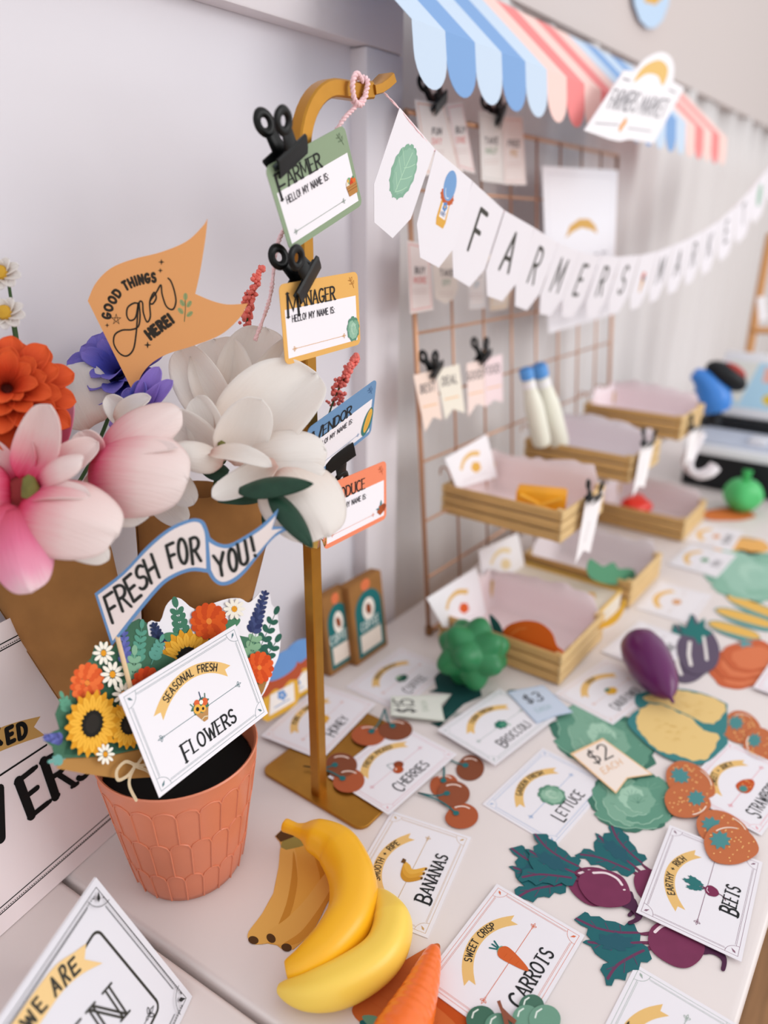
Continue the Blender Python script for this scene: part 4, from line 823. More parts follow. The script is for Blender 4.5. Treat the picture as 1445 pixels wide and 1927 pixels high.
# carrots
def carrot_cut(label, top, tip, w, z):
    T, P = V(top), V(tip); u = (P-T).normalized(); n = V((-u.y, u.x)); L = (P-T).length
    q = lambda a, b: tuple(T+u*a*L+n*b*w)
    o = [tuple(p) for p in smoothc([q(0, -.35), q(.12, -.5), q(.45, -.42), (q(.85, -.16)), q(1, 0), q(.85, .16), q(.45, .42), q(.12, .5), q(0, .35)], 5, True)]
    def art(d):
        d.poly([tuple(p) for p in smoothc([q(.02, .05), q(.3, .1), q(.9, .1), q(.45, .4), q(.12, .47)], 5, True)], 'b84f1a')
        for k in range(7): d.line([q(.2+.1*k, -.3+.04*k), q(.21+.1*k, -.1)], .0003, 'c26028')
        d.poly([tuple(p) for p in smoothc([q(-.02, -.25), q(.1, -.1), q(.1, .15), q(-.02, .25)], 4, True)], '1f6666'); d.poly([tuple(p) for p in smoothc([q(.04, -.28), q(.13, -.05), q(.05, .28), q(.0, .1)], 4, True)], '6a9a80')
    return cut('carrot_cutout', label, o, 'c5672c', z, art, group='paper carrots')
carrot_cut('paper carrot lying under the orange toy carrot', (702, 1940), (826, 1776), 118, .0007)
carrot_cut('paper carrot mostly hidden below the carrots card', (880, 1960), (760, 1850), 100, .0014)
# cherries
def cherries(label, c1, c2, fork, z, r=(30, 26), cols=('ab5632', '80452b')):
    pts_ = []
    o = thing('cherry_cutout', label, 'cutout', flat(z, onz(*fork, z).to_2d()).m, 'paper cherry pairs'); pl = Pl(o.matrix_basis)
    for k, (c, col) in enumerate(((c1, cols[0]), (c2, cols[1]))):
        a = (fork[0]-c[0], fork[1]-c[1]); l = math.hypot(*a); a = (a[0]/l, a[1]/l)
        h = [(c[0]+r[0]*math.cos(t)*(1-.12*max(0, math.cos(t)*a[0]+math.sin(t)*a[1])**6), c[1]+r[1]*math.sin(t)*(1-.22*max(0, math.cos(t)*a[0]+math.sin(t)*a[1])**6)) for t in [2*math.pi*i/32 for i in range(32)]]
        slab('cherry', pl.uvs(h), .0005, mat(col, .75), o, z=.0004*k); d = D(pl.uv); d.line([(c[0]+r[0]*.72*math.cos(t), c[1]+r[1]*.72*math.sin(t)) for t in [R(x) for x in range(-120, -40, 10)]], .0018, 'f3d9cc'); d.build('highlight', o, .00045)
        s = [fork, ((fork[0]+c[0])/2+a[1]*5*(1 if k else -1), (fork[1]+c[1])/2-a[0]*5*(1 if k else -1)), (c[0]+a[0]*r[0]*.35, c[1]+a[1]*r[1]*.35)]
        d = D(pl.uv); d.line([tuple(p) for p in smoothc(s, 5)], .0022, '2a6b6e'); d.ell(*s[-1], 6, 4.5, '2a6b6e'); e = d.build('stem', o, .0009)
    return o
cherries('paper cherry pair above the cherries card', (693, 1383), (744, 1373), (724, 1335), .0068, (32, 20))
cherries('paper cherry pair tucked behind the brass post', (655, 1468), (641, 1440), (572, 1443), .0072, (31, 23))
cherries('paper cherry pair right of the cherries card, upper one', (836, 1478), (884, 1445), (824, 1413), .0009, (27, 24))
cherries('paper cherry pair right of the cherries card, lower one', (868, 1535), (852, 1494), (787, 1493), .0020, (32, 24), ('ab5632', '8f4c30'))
# lettuces, strawberries, cauliflowers, tomatoes, corn
def lettuce_cut(label, x, y, rx, ry, z, rot=0, pal=('3f7362', '639681', '80ac96', 'a4cab4')):
    o = wob(x, y, rx, ry, 9, .05, rot)
    def art(d):
        lettuce_art(d, x, y, rx, ry, rot, pal)
    t = thing('lettuce_cutout', label, 'cutout', flat(z, onz(x, y, z).to_2d()).m, 'paper lettuces'); pl = Pl(t.matrix_basis)
    slab('paper', pl.uvs(o), .0005, mat(pal[0], .75), t); d = D(pl.uv); c, s = math.cos(rot), math.sin(rot); q = lambda a, b: (x+a*rx*c-b*ry*s, y+a*rx*s+b*ry*c)
    for (a, b, r1, r2, r0, k) in ((-.4, -.1, .55, .72, .3, 1), (.42, -.05, .5, .75, -.35, 1), (0, .42, .85, .5, 0, 1), (-.25, -.4, .55, .42, .4, 2), (.3, -.42, .5, .42, -.3, 1), (-.2, .25, .52, .5, .5, 2), (.28, .2, .5, .5, -.4, 1), (.02, -.02, .46, .52, 0, 2), (-.05, -.12, .3, .36, .3, 3), (.1, .06, .26, .3, .3, 2)):
        p = q(a, b); w = wob(p[0], p[1], rx*r1, ry*r2, 7, .06, rot+r0, k+a*3, 44); d.poly(w, pal[k]); d.line(w[6:20], .0009, pal[3])
        for t_ in range(-2, 3): d.line([p, (p[0]+rx*r1*.7*math.cos(R(-90+t_*32)), p[1]+ry*r2*.7*math.sin(R(-90+t_*32)))], .0004, pal[0] if k > 1 else pal[2])
    d.build('print', t, .00003); return t
lettuce_cut('paper lettuce under the two dollar tag, upper one', 1136, 1394, 102, 58, .0005, .35)
lettuce_cut('paper lettuce beside the strawberries, lower one', 1192, 1508, 82, 56, .0012, .1)
lettuce_cut('large pale paper lettuce at the far right table', 1420, 1085, 92, 48, .0008, .1, ('7fae9a', '8dbaa6', '9cc5b3', 'a9cfbd'))
def strawberry(label, x, y, rx, ry, rot, z, leafdir=180, hl=-60):
    c, s = math.cos(rot), math.sin(rot); q = lambda a, b: (x+a*rx*c-b*ry*s, y+a*rx*s+b*ry*c)
    o = [tuple(p) for p in smoothc([q(-1, .05), q(-.75, -.75), (q(-.1, -1)), q(.6, -.7), q(1, -.05), q(.85, .45), q(.2, .95), q(-.6, .9)], 5, True)]
    def art(d):
        for k in range(46):
            a, b = random.uniform(-.9, .9), random.uniform(-.9, .9)
            if a*a+b*b < .72: d.ell(*q(a, b), 1.6, 1.3, 'f2c07a', n=6)
        lx, ly = .45*math.cos(R(leafdir)), .35*math.sin(R(leafdir)); d.poly([q(lx+(.42 if k % 2 else .28)*math.cos(R(20*k)), ly+(.5 if k % 2 else .32)*math.sin(R(20*k))) for k in range(18)], '4f8c8e')
        d.line([q(.82*math.cos(R(hl+t)), .82*math.sin(R(hl+t))) for t in range(-28, 29, 7)], .0013, 'f6e3d2')
    return cut('strawberry_cutout', label, o, 'c06c42', z, art, group='paper strawberries')
strawberry('paper strawberry left of the strawberries card, upper of the overlapping pair', 1300, 1470, 50, 32, .45, .0030, 180, -50)
strawberry('paper strawberry left of the strawberries card, lower of the overlapping pair', 1294, 1507, 44, 32, .15, .0038, -40, 40)
strawberry('paper strawberry above the beets card, partly covered', 1362, 1561, 54, 32, .35, .0046, 180, -50)
strawberry('paper strawberry resting on the top right corner of the beets card', 1376, 1589, 52, 38, .15, .0058, 200, -110)
strawberry('paper strawberry above the strawberries card, left one', 1398, 1370, 38, 30, .4, .0012, 200, -110)
strawberry('paper strawberry above the strawberries card cut by the picture edge', 1432, 1402, 34, 30, .6, .0022, 180, 150)
c7 = cr(1145, 1300, 4.817)
def cauli(label, leaf, head, z):
    def art(d):
        d.poly(leaf_in, '3f8284'); hs_ = smoothc(head, 4, True); cx0, cy0 = sum(p.x for p in hs_)/len(hs_), sum(p.y for p in hs_)/len(hs_); d.poly([(cx0+(p.x-cx0)*(1+.018*math.sin(i_*1.9)), cy0+(p.y-cy0)*(1+.03*math.sin(i_*1.9))) for i_, p in enumerate(hs_)], 'e6c684')
        cx, cy = sum(p[0] for p in head)/len(head), sum(p[1] for p in head)/len(head)
        for k in range(26): a = random.uniform(0, 6.28); r = random.uniform(.1, .75); px, py = cx+(head[0][0]-cx)*0+58*r*math.cos(a), cy+26*r*math.sin(a)+18*r*math.cos(a); d.line([(px-4, py), (px, py-2), (px+5, py+1)], .0004, 'cfa452')
    leaf_in = [tuple(p) for p in smoothc(leaf, 3, True)]
    return cut('cauliflower_cutout', label, leaf_in, '4a8a8c', z, art, group='paper cauliflowers')
cauli('paper cauliflower lying behind, under the tip of the eggplant', c7([(240, 50), (330, 10), (620, -20), (850, 20), (1060, 110), (1075, 160), (1060, 380), (900, 340), (560, 170), (280, 150)]), c7([(330, 50), (480, 20), (640, -5), (760, 15), (900, 45), (1040, 110), (1060, 180), (990, 270), (920, 300), (780, 260), (640, 200), (500, 130), (340, 90)]), .0016)
cauli('paper cauliflower lying in front of the other cauliflower', c7([(190, 240), (250, 180), (420, 110), (560, 150), (800, 260), (1080, 430), (1000, 560), (880, 650), (760, 665), (560, 620), (420, 540), (300, 440), (180, 310)]), c7([(255, 260), (290, 170), (390, 120), (520, 140), (640, 200), (740, 240), (840, 340), (900, 370), (1000, 400), (980, 480), (900, 610), (760, 630), (620, 580), (500, 560), (400, 500), (310, 400), (265, 340)]), .0026)
for k, (x, y, rx, ry, lb) in enumerate(((1392, 1262, 58, 34, 'paper tomato at the bottom of the stack by the eggplant cutouts'), (1396, 1248, 56, 32, 'paper tomato in the middle of the stack by the eggplant cutouts'), (1412, 1234, 52, 30, 'paper tomato on top of the stack by the eggplant cutouts'))):
    def art(d, x=x, y=y, rx=rx, ry=ry): d.poly(wob(x+6, y+4, rx*.8, ry*.7, 4, .05), 'd97a52'); d.poly([(x-10+(20 if i % 2 else 8)*math.cos(R(36*i)), y-ry*.75+(9 if i % 2 else 4)*math.sin(R(36*i))) for i in range(10)], '5f9aa0')
    cut('tomato_cutout', lb, wob(x, y, rx, ry, 4, .04), 'c8623a', .0008+.0008*k, art, group='paper tomatoes')
for k, (x0, y0, x1, y1, lb) in enumerate(((1365, 1122, 1475, 1165, 'paper corn cob farthest of the three by the right edge'), (1345, 1147, 1460, 1180, 'paper corn cob in the middle of the three by the right edge'), (1332, 1172, 1432, 1200, 'paper corn cob nearest of the three by the right edge'))):
    T, P = V((x0, y0)), V((x1, y1)); u = (P-T).normalized(); n = V((-u.y, u.x)); L = (P-T).length; q = lambda a, b: tuple(T+u*a*L+n*b*20)
    def art(d, q=q): d.poly([tuple(p) for p in smoothc([q(.02, 0), q(.2, -.4), q(.8, -.4), q(.98, .0), q(.8, .3), q(.2, .3)], 5, True)], 'e5b75e')
    cut('corn_cutout', lb, [tuple(p) for p in smoothc([q(0, 0), q(.2, -.5), q(.8, -.5), q(1, .1), q(.85, .65), q(.3, .6)], 5, True)], '5f9a98', .0008+.0006*k, art, group='paper corn cobs')
def egg_cut(label, x, y, z, rot):
    c, s = math.cos(rot), math.sin(rot); q = lambda a, b: (x+a*c-b*s, y+a*s+b*c)
    def art(d):
        d.poly([q(a, b) for a, b in ((-28, -22), (-36, -44), (-20, -34), (-12, -62), (-2, -40), (14, -54), (14, -34), (30, -26), (14, -16), (4, -2), (-6, -16))], '2a7472'); d.line([q(-14, -8), q(-16, 16), q(-12, 36)], .005, 'ece6e4'); d.line([q(12, -18), q(16, 8), q(18, 26)], .004, 'ece6e4')
    o = [q(*p) for p in [tuple(v) for v in smoothc([(-28, -24), (-10, -60), (4, -42), (28, -26), (42, 4), (36, 36), (10, 52), (-18, 48), (-36, 20), (-38, -6)], 4, True)]]
    return cut('eggplant_cutout', label, o, '5f5268', z, art, group='paper eggplants')
egg_cut('grey purple paper eggplant lying behind, deeper of the two', 1288, 1232, .0016, -.15); egg_cut('grey purple paper eggplant with white gleams, upper of the two', 1312, 1216, .0026, .0)
for k, (x, y, rx, ry, lb) in enumerate(((1396, 1028, 52, 17, 'orange paper peach beyond the pale green lettuce'), (1368, 968, 52, 12, 'orange paper slice under the green toy pepper'))):
    cut('peach_cutout', lb, wob(x, y, rx, ry, 3, .05), ('e8b063', 'd9793a')[k], .0008+.0008*k, lambda d, x=x, y=y, rx=rx, ry=ry, k=k: (d.line([tuple(p) for p in smoothc([(x-rx*.8, y-ry*.5), (x-rx*.2, y-ry*.9), (x+rx*.5, y-ry*.75)], 5)], .004, ('4f7f8c', '9a5a3a')[k])), group='paper fruit at the far end')
# broccoli paper leaves
cut('broccoli_cutout', 'dark green paper broccoli under the green toy broccoli', cr(800, 1150, 4.129)([(30, 625), (90, 600), (70, 520), (100, 480), (200, 460), (420, 560), (440, 660), (300, 720), (160, 850), (110, 900), (40, 870), (150, 850), (125, 760), (210, 640)]), '0f4442', .0012, lambda d: [d.line([(838+4*k, 1345+k), (850+5*k, 1338+k)], .0006, '2f6b62') for k in range(8)], group='paper broccoli')
cut('broccoli_cutout', 'dark green paper broccoli end showing beside the blue tag', cr(800, 1150, 4.129)([(630, 630), (660, 610), (740, 612), (720, 660), (650, 660)]), '16504a', .0010, None, group='paper broccoli')
# beets
b8 = cr(895, 1450, 2.627)
leafA = [(487, 738), (510, 722), (540, 700), (556, 706), (568, 722), (612, 722), (640, 742), (690, 748), (735, 768), (755, 748), (785, 760), (798, 792), (815, 812), (812, 850), (850, 872), (872, 930), (850, 948), (818, 945), (808, 985), (780, 985), (752, 1000), (742, 1038), (712, 1030), (690, 1030), (676, 1064), (648, 1062), (640, 1020), (618, 985), (632, 958), (660, 950), (622, 928), (592, 905), (572, 870), (530, 850), (546, 840), (572, 838), (548, 812), (556, 780), (520, 765)]
def beet_build(label, mtx, group='paper beets'):
    t = thing('beet_cutout', label, 'cutout', mtx, group)
    pl0 = flat(0, onz(*b8([(985, 855)])[0]).to_2d()); U = lambda pts: pl0.uvs(b8(pts))
    slab('leaves', U(leafA), .0004, mat('1f6268', .75), t, z=.0002)
    d = D(lambda x, y: pl0.uv(*b8([(x, y)])[0]))
    for pts_ in ([(500, 735), (600, 780), (700, 800), (800, 802)], [(560, 850), (660, 860), (740, 855), (815, 850)], [(655, 1030), (700, 965), (780, 915), (830, 890)]): d.line([tuple(p) for p in smoothc(pts_, 4)], .0024, '6d3a5a')
    for a, b in (((600, 780), (570, 745)), ((660, 795), (640, 755)), ((720, 800), (712, 765)), ((620, 860), (590, 880)), ((690, 860), (670, 890)), ((740, 935), (735, 1000)), ((780, 915), (800, 960)), ((700, 965), (650, 985)), ((690, 790), (680, 830)), ((640, 860), (625, 835))): d.line([a, b], .0009, '5a4a64')
    d.poly(wob(690, 850, 90, 40, 7, .15, .1), '2a5a68'); d.build('leaf_print', t, .00022)
    for pts_ in ([(790, 803), (830, 808), (870, 802)], [(800, 850), (835, 850), (880, 850)], [(815, 897), (850, 880), (890, 868)]):
        P = [V(p) for p in U(pts_)]; w = .0022; o = [(p.x, p.y+w) for p in P]+[(p.x, p.y-w) for p in P[::-1]]; slab('stalk', o, .0004, mat('6d2f4e', .75), t, z=.0001)
    slab('root', U([tuple(p) for p in smoothc([(852, 840), (866, 780), (920, 745), (1000, 745), (1080, 800), (1130, 862), (1115, 925), (1060, 970), (1000, 972), (930, 940), (875, 895)], 5, True)]), .0004, mat('762f52', .75, noise=.06, scale=60), t, z=.0005)
    tp = [tuple(p) for p in smoothc([(1085, 800), (1150, 850), (1210, 880), (1240, 930), (1232, 985), (1212, 980), (1215, 935), (1170, 905), (1105, 900)], 4, True)]; slab('tail', U(tp), .0004, mat('4a2040', .75), t, z=.0003)
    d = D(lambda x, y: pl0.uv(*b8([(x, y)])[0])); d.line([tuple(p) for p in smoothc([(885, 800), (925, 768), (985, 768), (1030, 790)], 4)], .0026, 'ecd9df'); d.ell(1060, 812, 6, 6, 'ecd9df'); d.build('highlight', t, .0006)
    return t
def beet_pose(root, leaf, z):
    r0, l0 = onz(*b8([(985, 855)])[0]), onz(*b8([(600, 860)])[0]); A, B = onz(*root, z), onz(*leaf, z)
    a = math.atan2(B.y-A.y, B.x-A.x)-math.atan2(l0.y-r0.y, l0.x-r0.x); return Matrix.Translation(A) @ Matrix.Rotation(a, 4, 'Z')
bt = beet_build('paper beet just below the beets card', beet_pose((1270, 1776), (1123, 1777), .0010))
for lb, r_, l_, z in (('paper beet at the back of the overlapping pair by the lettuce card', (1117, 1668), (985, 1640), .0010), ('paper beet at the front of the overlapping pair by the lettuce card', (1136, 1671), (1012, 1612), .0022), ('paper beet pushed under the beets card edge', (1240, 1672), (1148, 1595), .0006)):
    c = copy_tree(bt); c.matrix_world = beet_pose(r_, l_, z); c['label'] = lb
# pea cluster at the bottom edge
for k, (x, y, r, col, lb) in enumerate(((905, 1918, 28, '3f6b58', 'dark green paper pea at the left of the bottom cluster'), (938, 1930, 26, '5f8f7a', 'mid green paper pea second from left in the bottom cluster'), (1000, 1893, 24, '47705e', 'dark green paper pea highest in the bottom cluster'), (990, 1915, 26, '6d9a85', 'light green paper pea in the middle of the bottom cluster'), (1025, 1918, 30, '6d9a85', 'light green paper pea at the right of the bottom cluster'))):
    cut('pea_cutout', lb, tell(x, y, r, r*.92), col, .0034+.0005*k, lambda d, x=x, y=y, r=r: d.line([(x-r*.6, y-r*.1), (x-r*.5, y-r*.45), (x-r*.2, y-r*.65)], .0012, 'dfeae2'), group='green paper peas')
cut('twig_cutout', 'brown paper twig between the green paper peas', [(935, 1884), (941, 1882), (946, 1896), (962, 1912), (972, 1920), (968, 1927), (955, 1918), (962, 1940), (952, 1940), (945, 1910)], '8a4f3a', .0066)
# price tags
def price(label, poly, col, edge, text, box, sub, z, scol='e8b98a'):
    t, pl = cut('price_tag', label, poly, edge, z, None, 'price tag', 'swallowtail price tags'); cx, cy = sum(p[0] for p in poly)/5, sum(p[1] for p in poly)/5
    d = D(pl.uv); d.poly([(cx+(x-cx)*.93, cy+(y-cy)*.93) for x, y in poly], col); d.build('face', t, .00003)
    bl, br, tl = box; w = width(text, .2, .3, 1); x = 0; d = D(pl.uv)
    for ch in text:
        gw = G[ch][0]
        for s in G[ch][1]: d.line([(bl[0]+(br[0]-bl[0])*(x+px)/w+(tl[0]-bl[0])*py, bl[1]+(br[1]-bl[1])*(x+px)/w+(tl[1]-bl[1])*py) for px, py in s], .0021, '2a2a2c')
        x += gw+.2
    d.build('price_lettering', t, .0002)
    if sub:
        bl, br, tl = sub; x = 0; w = width('EACH', .2, .3, 1); d = D(pl.uv)
        for ch in 'EACH':
            for s in G[ch][1]: d.line([(bl[0]+(br[0]-bl[0])*(x+px)/w+(tl[0]-bl[0])*py, bl[1]+(br[1]-bl[1])*(x+px)/w+(tl[1]-bl[1])*py) for px, py in s], .001, scol)
            x += G[ch][0]+.2
        d.build('small_lettering', t, .0002)
price('cream two dollar each tag lying on the paper lettuce', [(1073, 1418), (1134, 1389), (1228, 1457), (1181, 1464), (1159, 1493)], 'f3e6dd', 'f0c89a', '$2', ((1120, 1440), (1153, 1423), (1101, 1416)), ((1137, 1457), (1172, 1438), (1129, 1447)), .0052)
price('pale blue three dollar tag on the broccoli card', [(955, 1302), (1022, 1289), (1078, 1340), (1041, 1348), (1010, 1361)], 'c9d4e6', 'b9c9e0', '$3', ((994, 1325), (1024, 1317), (981, 1310)), ((1012, 1341), (1038, 1333), (1005, 1334)), .0078, 'a9c4c9')
price('pale grey green tag by the cherries reading fifteen', [(736, 1310), (848, 1307), (830, 1326), (837, 1357), (735, 1346)], 'dfe1d8', 'd3d8cc', '$15', ((782, 1342), (777, 1317), (745, 1340)), ((806, 1338), (802, 1320), (796, 1338)), .0072, 'b9c4b4')
# ================================================================== toy food
def toy(name, label, pts, rad, m, z0, sec=None, cat='toy food', seg=20, n=8):
    P = smoothc(pts, n); o = thing(name, label, cat, loc=P[len(P)//2]*1.0, group=None); c = V(o.location)
    v, f_ = tubed([p-c for p in P], rad, seg, sec, V((0, 0, 1))); b = mesh('body', v, f_, m, o, smooth=True); s = b.modifiers.new('round', 'SUBSURF'); s.levels = s.render_levels = 1; return o, c, P
pent = [(math.cos(2*math.pi*k/20)*(1-.045*math.cos(5*2*math.pi*k/20)), math.sin(2*math.pi*k/20)*(1-.045*math.cos(5*2*math.pi*k/20))) for k in range(20)]
def brad(R0):
    K = [(0, .27), (.03, .30), (.11, .27), (.17, .36), (.25, .72), (.38, .95), (.52, 1), (.68, .94), (.82, .74), (.93, .48), (.97, .38), (1, .30)]
    def f(t):
        for (a, ra), (b, rb) in zip(K, K[1:]):
            if a <= t <= b: return R0*(ra+(rb-ra)*(t-a)/(b-a))
        return R0*.2
    return f
toy('toy_banana', 'deep yellow toy banana with long stem on the paper bunch', [onz(*p, z) for *p, z in ((534, 1552, .030), (560, 1562, .030), (592, 1572, .030), (636, 1598, .027), (664, 1655, .025), (660, 1720, .025), (622, 1776, .025), (575, 1812, .024), (537, 1827, .022))], brad(.0225), mat('f2b315', .38, spec=.5, sss=.12, coat=.1), 0, pent)
def brad2(t): return .0185*max(.16, min(1, .25+2.6*t if t < .29 else 1 if t < .62 else 1-((t-.62)/.38)**2.2*.86))
toy('toy_banana', 'pale yellow toy banana lying nearest on the white table', [onz(*p, z) for *p, z in ((703, 1680, .014), (722, 1703, .017), (737, 1745, .0185), (715, 1800, .0185), (650, 1846, .0185), (580, 1866, .018), (522, 1860, .015))], brad2, mat('f4cf54', .4, spec=.5, sss=.12, coat=.1), 0, pent)
def crad(t): return (.0042+.0185*min(1, t*1.15)**.85)*(1+.012*math.sin(t*95)+.008*math.sin(t*57+1))*(1 if t > .03 else .75)
toy('toy_carrot', 'glossy orange toy carrot on top of the paper carrots', [onz(*p, z) for *p, z in ((818, 1783, .012), (806, 1822, .015), (786, 1878, .019), (762, 1935, .0225), (725, 2010, .0235))], crad, mat('f4701c', .3, spec=.5, sss=.1, coat=.3), 0, None, n=24)
def lump(name, label, c, rad, sq, bumps, m, seed, cat='toy food', amp=.28, sharpn=9):
    rnd = random.Random(seed); dirs = []
    for k in range(bumps):
        z = 1-2*(k+.5)/bumps; a = k*2.39996+rnd.uniform(-.3, .3); r = math.sqrt(max(0, 1-z*z)); dirs.append(V((r*math.cos(a), r*math.sin(a), z)))
    bm = bmesh.new(); bmesh.ops.create_icosphere(bm, subdivisions=5, radius=1)
    for v in bm.verts:
        n = v.co.normalized(); h = max(math.exp(sharpn*(n.dot(d)-1)) for d in dirs); v.co = V((n.x*sq[0], n.y*sq[1], n.z*sq[2]))*rad*(1-amp+amp*h)
    t = thing(name, label, cat, loc=c); fromm('body', bm, m, t, smooth=True); return t
br = lump('toy_broccoli', 'lumpy green toy broccoli head on the dark paper leaves', onz(890, 1292, 0)+V((.006, .008, .0475)), .053, (1, 1, .95), 15, mat('277b49', .42, spec=.45, noise=.08, scale=40), 3, amp=.32, sharpn=11)
lathe('stalk', [(0, -.044), (.012, -.0435), (.012, -.02), (0, -.01)], mat('5a9a62', .5), br, 16)
eg = thing('toy_eggplant', 'glossy dark purple toy eggplant resting on the cauliflower card', 'toy food', basis(onz(1226, 1252, .033), onz(1264, 1322, .016)-onz(1200, 1212, .033), (0, 0, 1)))
L = (onz(1264, 1318, .016)-onz(1200, 1206, .033)).length
K = [(-.5, .0), (-.495, .3), (-.46, .62), (-.38, .87), (-.22, 1), (0, .97), (.2, .82), (.36, .6), (.45, .36), (.5, .12), (.515, .08), (.58, .07), (.60, .0)]
lathe('body', [(r*.031, x*L) for x, r in K], mat('5e1256', .3, spec=.4, coat=.15), eg, 32, Matrix.Rotation(R(90), 4, 'Y'))
pc = onz(1392, 962, 0)+V((0, 0, .034))
gp = thing('toy_pepper', 'bright green toy pepper with stub stem at the far end', 'toy food', loc=pc-V((0, 0, .034))); bm = bmesh.new(); bmesh.ops.create_icosphere(bm, subdivisions=4, radius=1)
for v in bm.verts:
    n = v.co.normalized(); a = math.atan2(n.y, n.x); k = 1+.09*math.cos(4*a)*(1-abs(n.z)); v.co = V((n.x*k*.039, n.y*k*.039, n.z*.040+.040-.009*math.exp(-12*(1-n.z))))
fromm('body', bm, mat('4fbf6e', .4, coat=.2), gp, smooth=True); tube('stem', [(0, 0, .070), (.001, 0, .084), (.004, 0, .096)], lambda t: .0075+.003*t, mat('3fae5e', .45), gp, 10)
# ================================================================== signs at the left
ps = thing('flowers_sign', 'large white picked flowers sign leaning on the wall at the left', 'sign', basis((.22, .558, .0008), V((.984, .17, 0)), V((-.03, .175, .98)))); pl = Pl(ps.matrix_basis)
slab('sheet', [(-.25, 0), (.15, 0), (.15, .262), (-.25, .262)], .0008, mat('f6ecee', .7), ps)
d = D(pl.uv); K = '141414'; c0 = cr(0, 1200, 3.212)
for y in (.018, .0235): d.t = lambda x, y_: (x, y_); d.line([(-.235, y), (.14, y)], .0011, K); d.line([(-.235, .262-y), (.14, .262-y)], .0011, K)
for k in range(170): x = -.233+.0022*k; d.line([(x, .0208), (x+.0006, .0208)], .0009, K); d.line([(x, .2412), (x+.0006, .2412)], .0009, K)
d.build('border', ps, .00004)
d = D(pl.uv); d.poly([tuple(p) for p in smoothc(c0([(-300, 720), (-200, 650), (-100, 600), (0, 545), (120, 505), (245, 475)]), 4)]+c0([(205, 540), (272, 590)])+[tuple(p) for p in smoothc(c0([(272, 590), (150, 630), (0, 688), (-120, 750), (-200, 810), (-260, 860)]), 4)], 'd0a560'); d.build('ribbon', ps, .00006)
d = D(pl.uv)
for ch, bl, br, tl in (('I', (-130, 725), (-122, 720), (-150, 625)), ('P', (-195, 770), (-165, 750), (-215, 668)), ('C', (-90, 700), (-65, 682), (-108, 600)), ('K', (-35, 665), (5, 640), (-50, 575)), ('E', (50, 637), (85, 620), (38, 553)), ('D', (118, 612), (160, 595), (107, 528))): letterbox(d, ch, *[c0([p])[0] for p in (bl, br, tl)], .0042, K)
d.line(c0([(-200, 960), (0, 832), (280, 648)]), .0018, K); d.build('ribbon_lettering', ps, .0002)
d = D(pl.uv)
for ch, bl, br, tl in (('F', (-470, 1490), (-400, 1450), (-530, 1270)), ('L', (-350, 1430), (-280, 1385), (-405, 1200)), ('O', (-235, 1365), (-130, 1300), (-285, 1120)), ('W', (-80, 1270), (35, 1195), (-120, 990)), ('V', (62, 1175), (125, 1130), (28, 900)), ('E', (190, 1075), (285, 1000), (110, 865)), ('R', (335, 960), (450, 890), (262, 745)), ('S', (470, 880), (560, 790), (420, 660))):
    if ch == 'V': continue
    B, Rr, T = [c0([p])[0] for p in (bl, br, tl)]; gw, stk = G[ch]
    Q = lambda x, y: (B[0]+(Rr[0]-B[0])*x/gw+(T[0]-B[0])*y, B[1]+(Rr[1]-B[1])*x/gw+(T[1]-B[1])*y)
    for s in stk: d.line([Q(*p) for p in s], .0088 if len(s) == 2 and abs(s[0][1]-s[1][1]) > .5 else .0052, K)
    for s in stk:
        for e in (s[0], s[-1]):
            if e[1] in (0, 1): d.line([Q(e[0]-.07, e[1]), Q(e[0]+.07, e[1])], .0042, K)
d.build('title_lettering', ps, .0003)
ou = V((-.031, .061, .115)).normalized(); orr = V((.905, .41, 0)); orr = (orr-ou*orr.dot(ou)).normalized(); BR_ = onz(362, 1875, .0012)
OW, OH = .182, .134; oc = BR_+ou*OH/2-orr*OW/2
op = thing('open_sign', 'white folded we are open sign in the near left corner', 'sign', basis(oc, orr, ou)); pl = Pl(op.matrix_basis)
slab('front_panel', [(-OW/2, -OH/2), (OW/2, -OH/2), (OW/2, OH/2), (-OW/2, OH/2)], .0007, mat('dddbe2', .7), op)
bk = slab('back_panel', [(-OW/2, -OH*.95), (OW/2, -OH*.95), (OW/2, 0), (-OW/2, 0)], .0007, mat('f1eff3', .7), op, mtx=Matrix.Translation((0, OH/2, -.0009)) @ Matrix.Rotation(R(58), 4, 'X'))
d = D(); K = '2e2c2c'
for m, w in ((.005, .0005), (.0085, .0004), (.0092, .0003)):
    x, y = OW/2-m, OH/2-m; c = .012 if m > .006 else 0
    for sx in (-1, 1): d.line([(sx*x, -y+c), (sx*x, y-c)], w, K); d.line([(-x+c, sx*y), (x-c, sx*y)], w, K)
for sx in (-1, 1):
    for k in range(80):
        x = -.078+.156*k/79; d.line([(x, sx*(OH/2-.0068)), (x+.0006, sx*(OH/2-.0068))], .0008, K)
        if k < 58: y = -.055+.11*k/57; d.line([(sx*(OW/2-.0068), y), (sx*(OW/2-.0068), y+.0006)], .0008, K)
    for sy in (-1, 1):
        cx, cy = sx*(OW/2-.005), sy*(OH/2-.005); a = math.atan2(-sy, -sx); d.line([(cx+.014*math.cos(a+R(t_)), cy+.014*math.sin(a+R(t_))) for t_ in range(-45, 46, 9)], .0005, K)
        d.poly([(cx+math.cos(a)*u-math.sin(a)*v, cy+math.sin(a)*u+math.cos(a)*v) for u, v in [(.003, 0), (.0085, .0017), (.011, 0), (.0085, -.0017)]], K)
        for s2 in (-1, 1): d.ell(cx+math.cos(a)*.008-math.sin(a)*s2*.0045, cy+math.sin(a)*.008+math.cos(a)*s2*.0045, .0006, .0006, K, n=8)
d.build('border', op, .00004)
d = D(); d.line(rrect(OW-.05, OH-.05, .006), .0022, '3a3833', True); d.build('inner_frame', op, .00006)
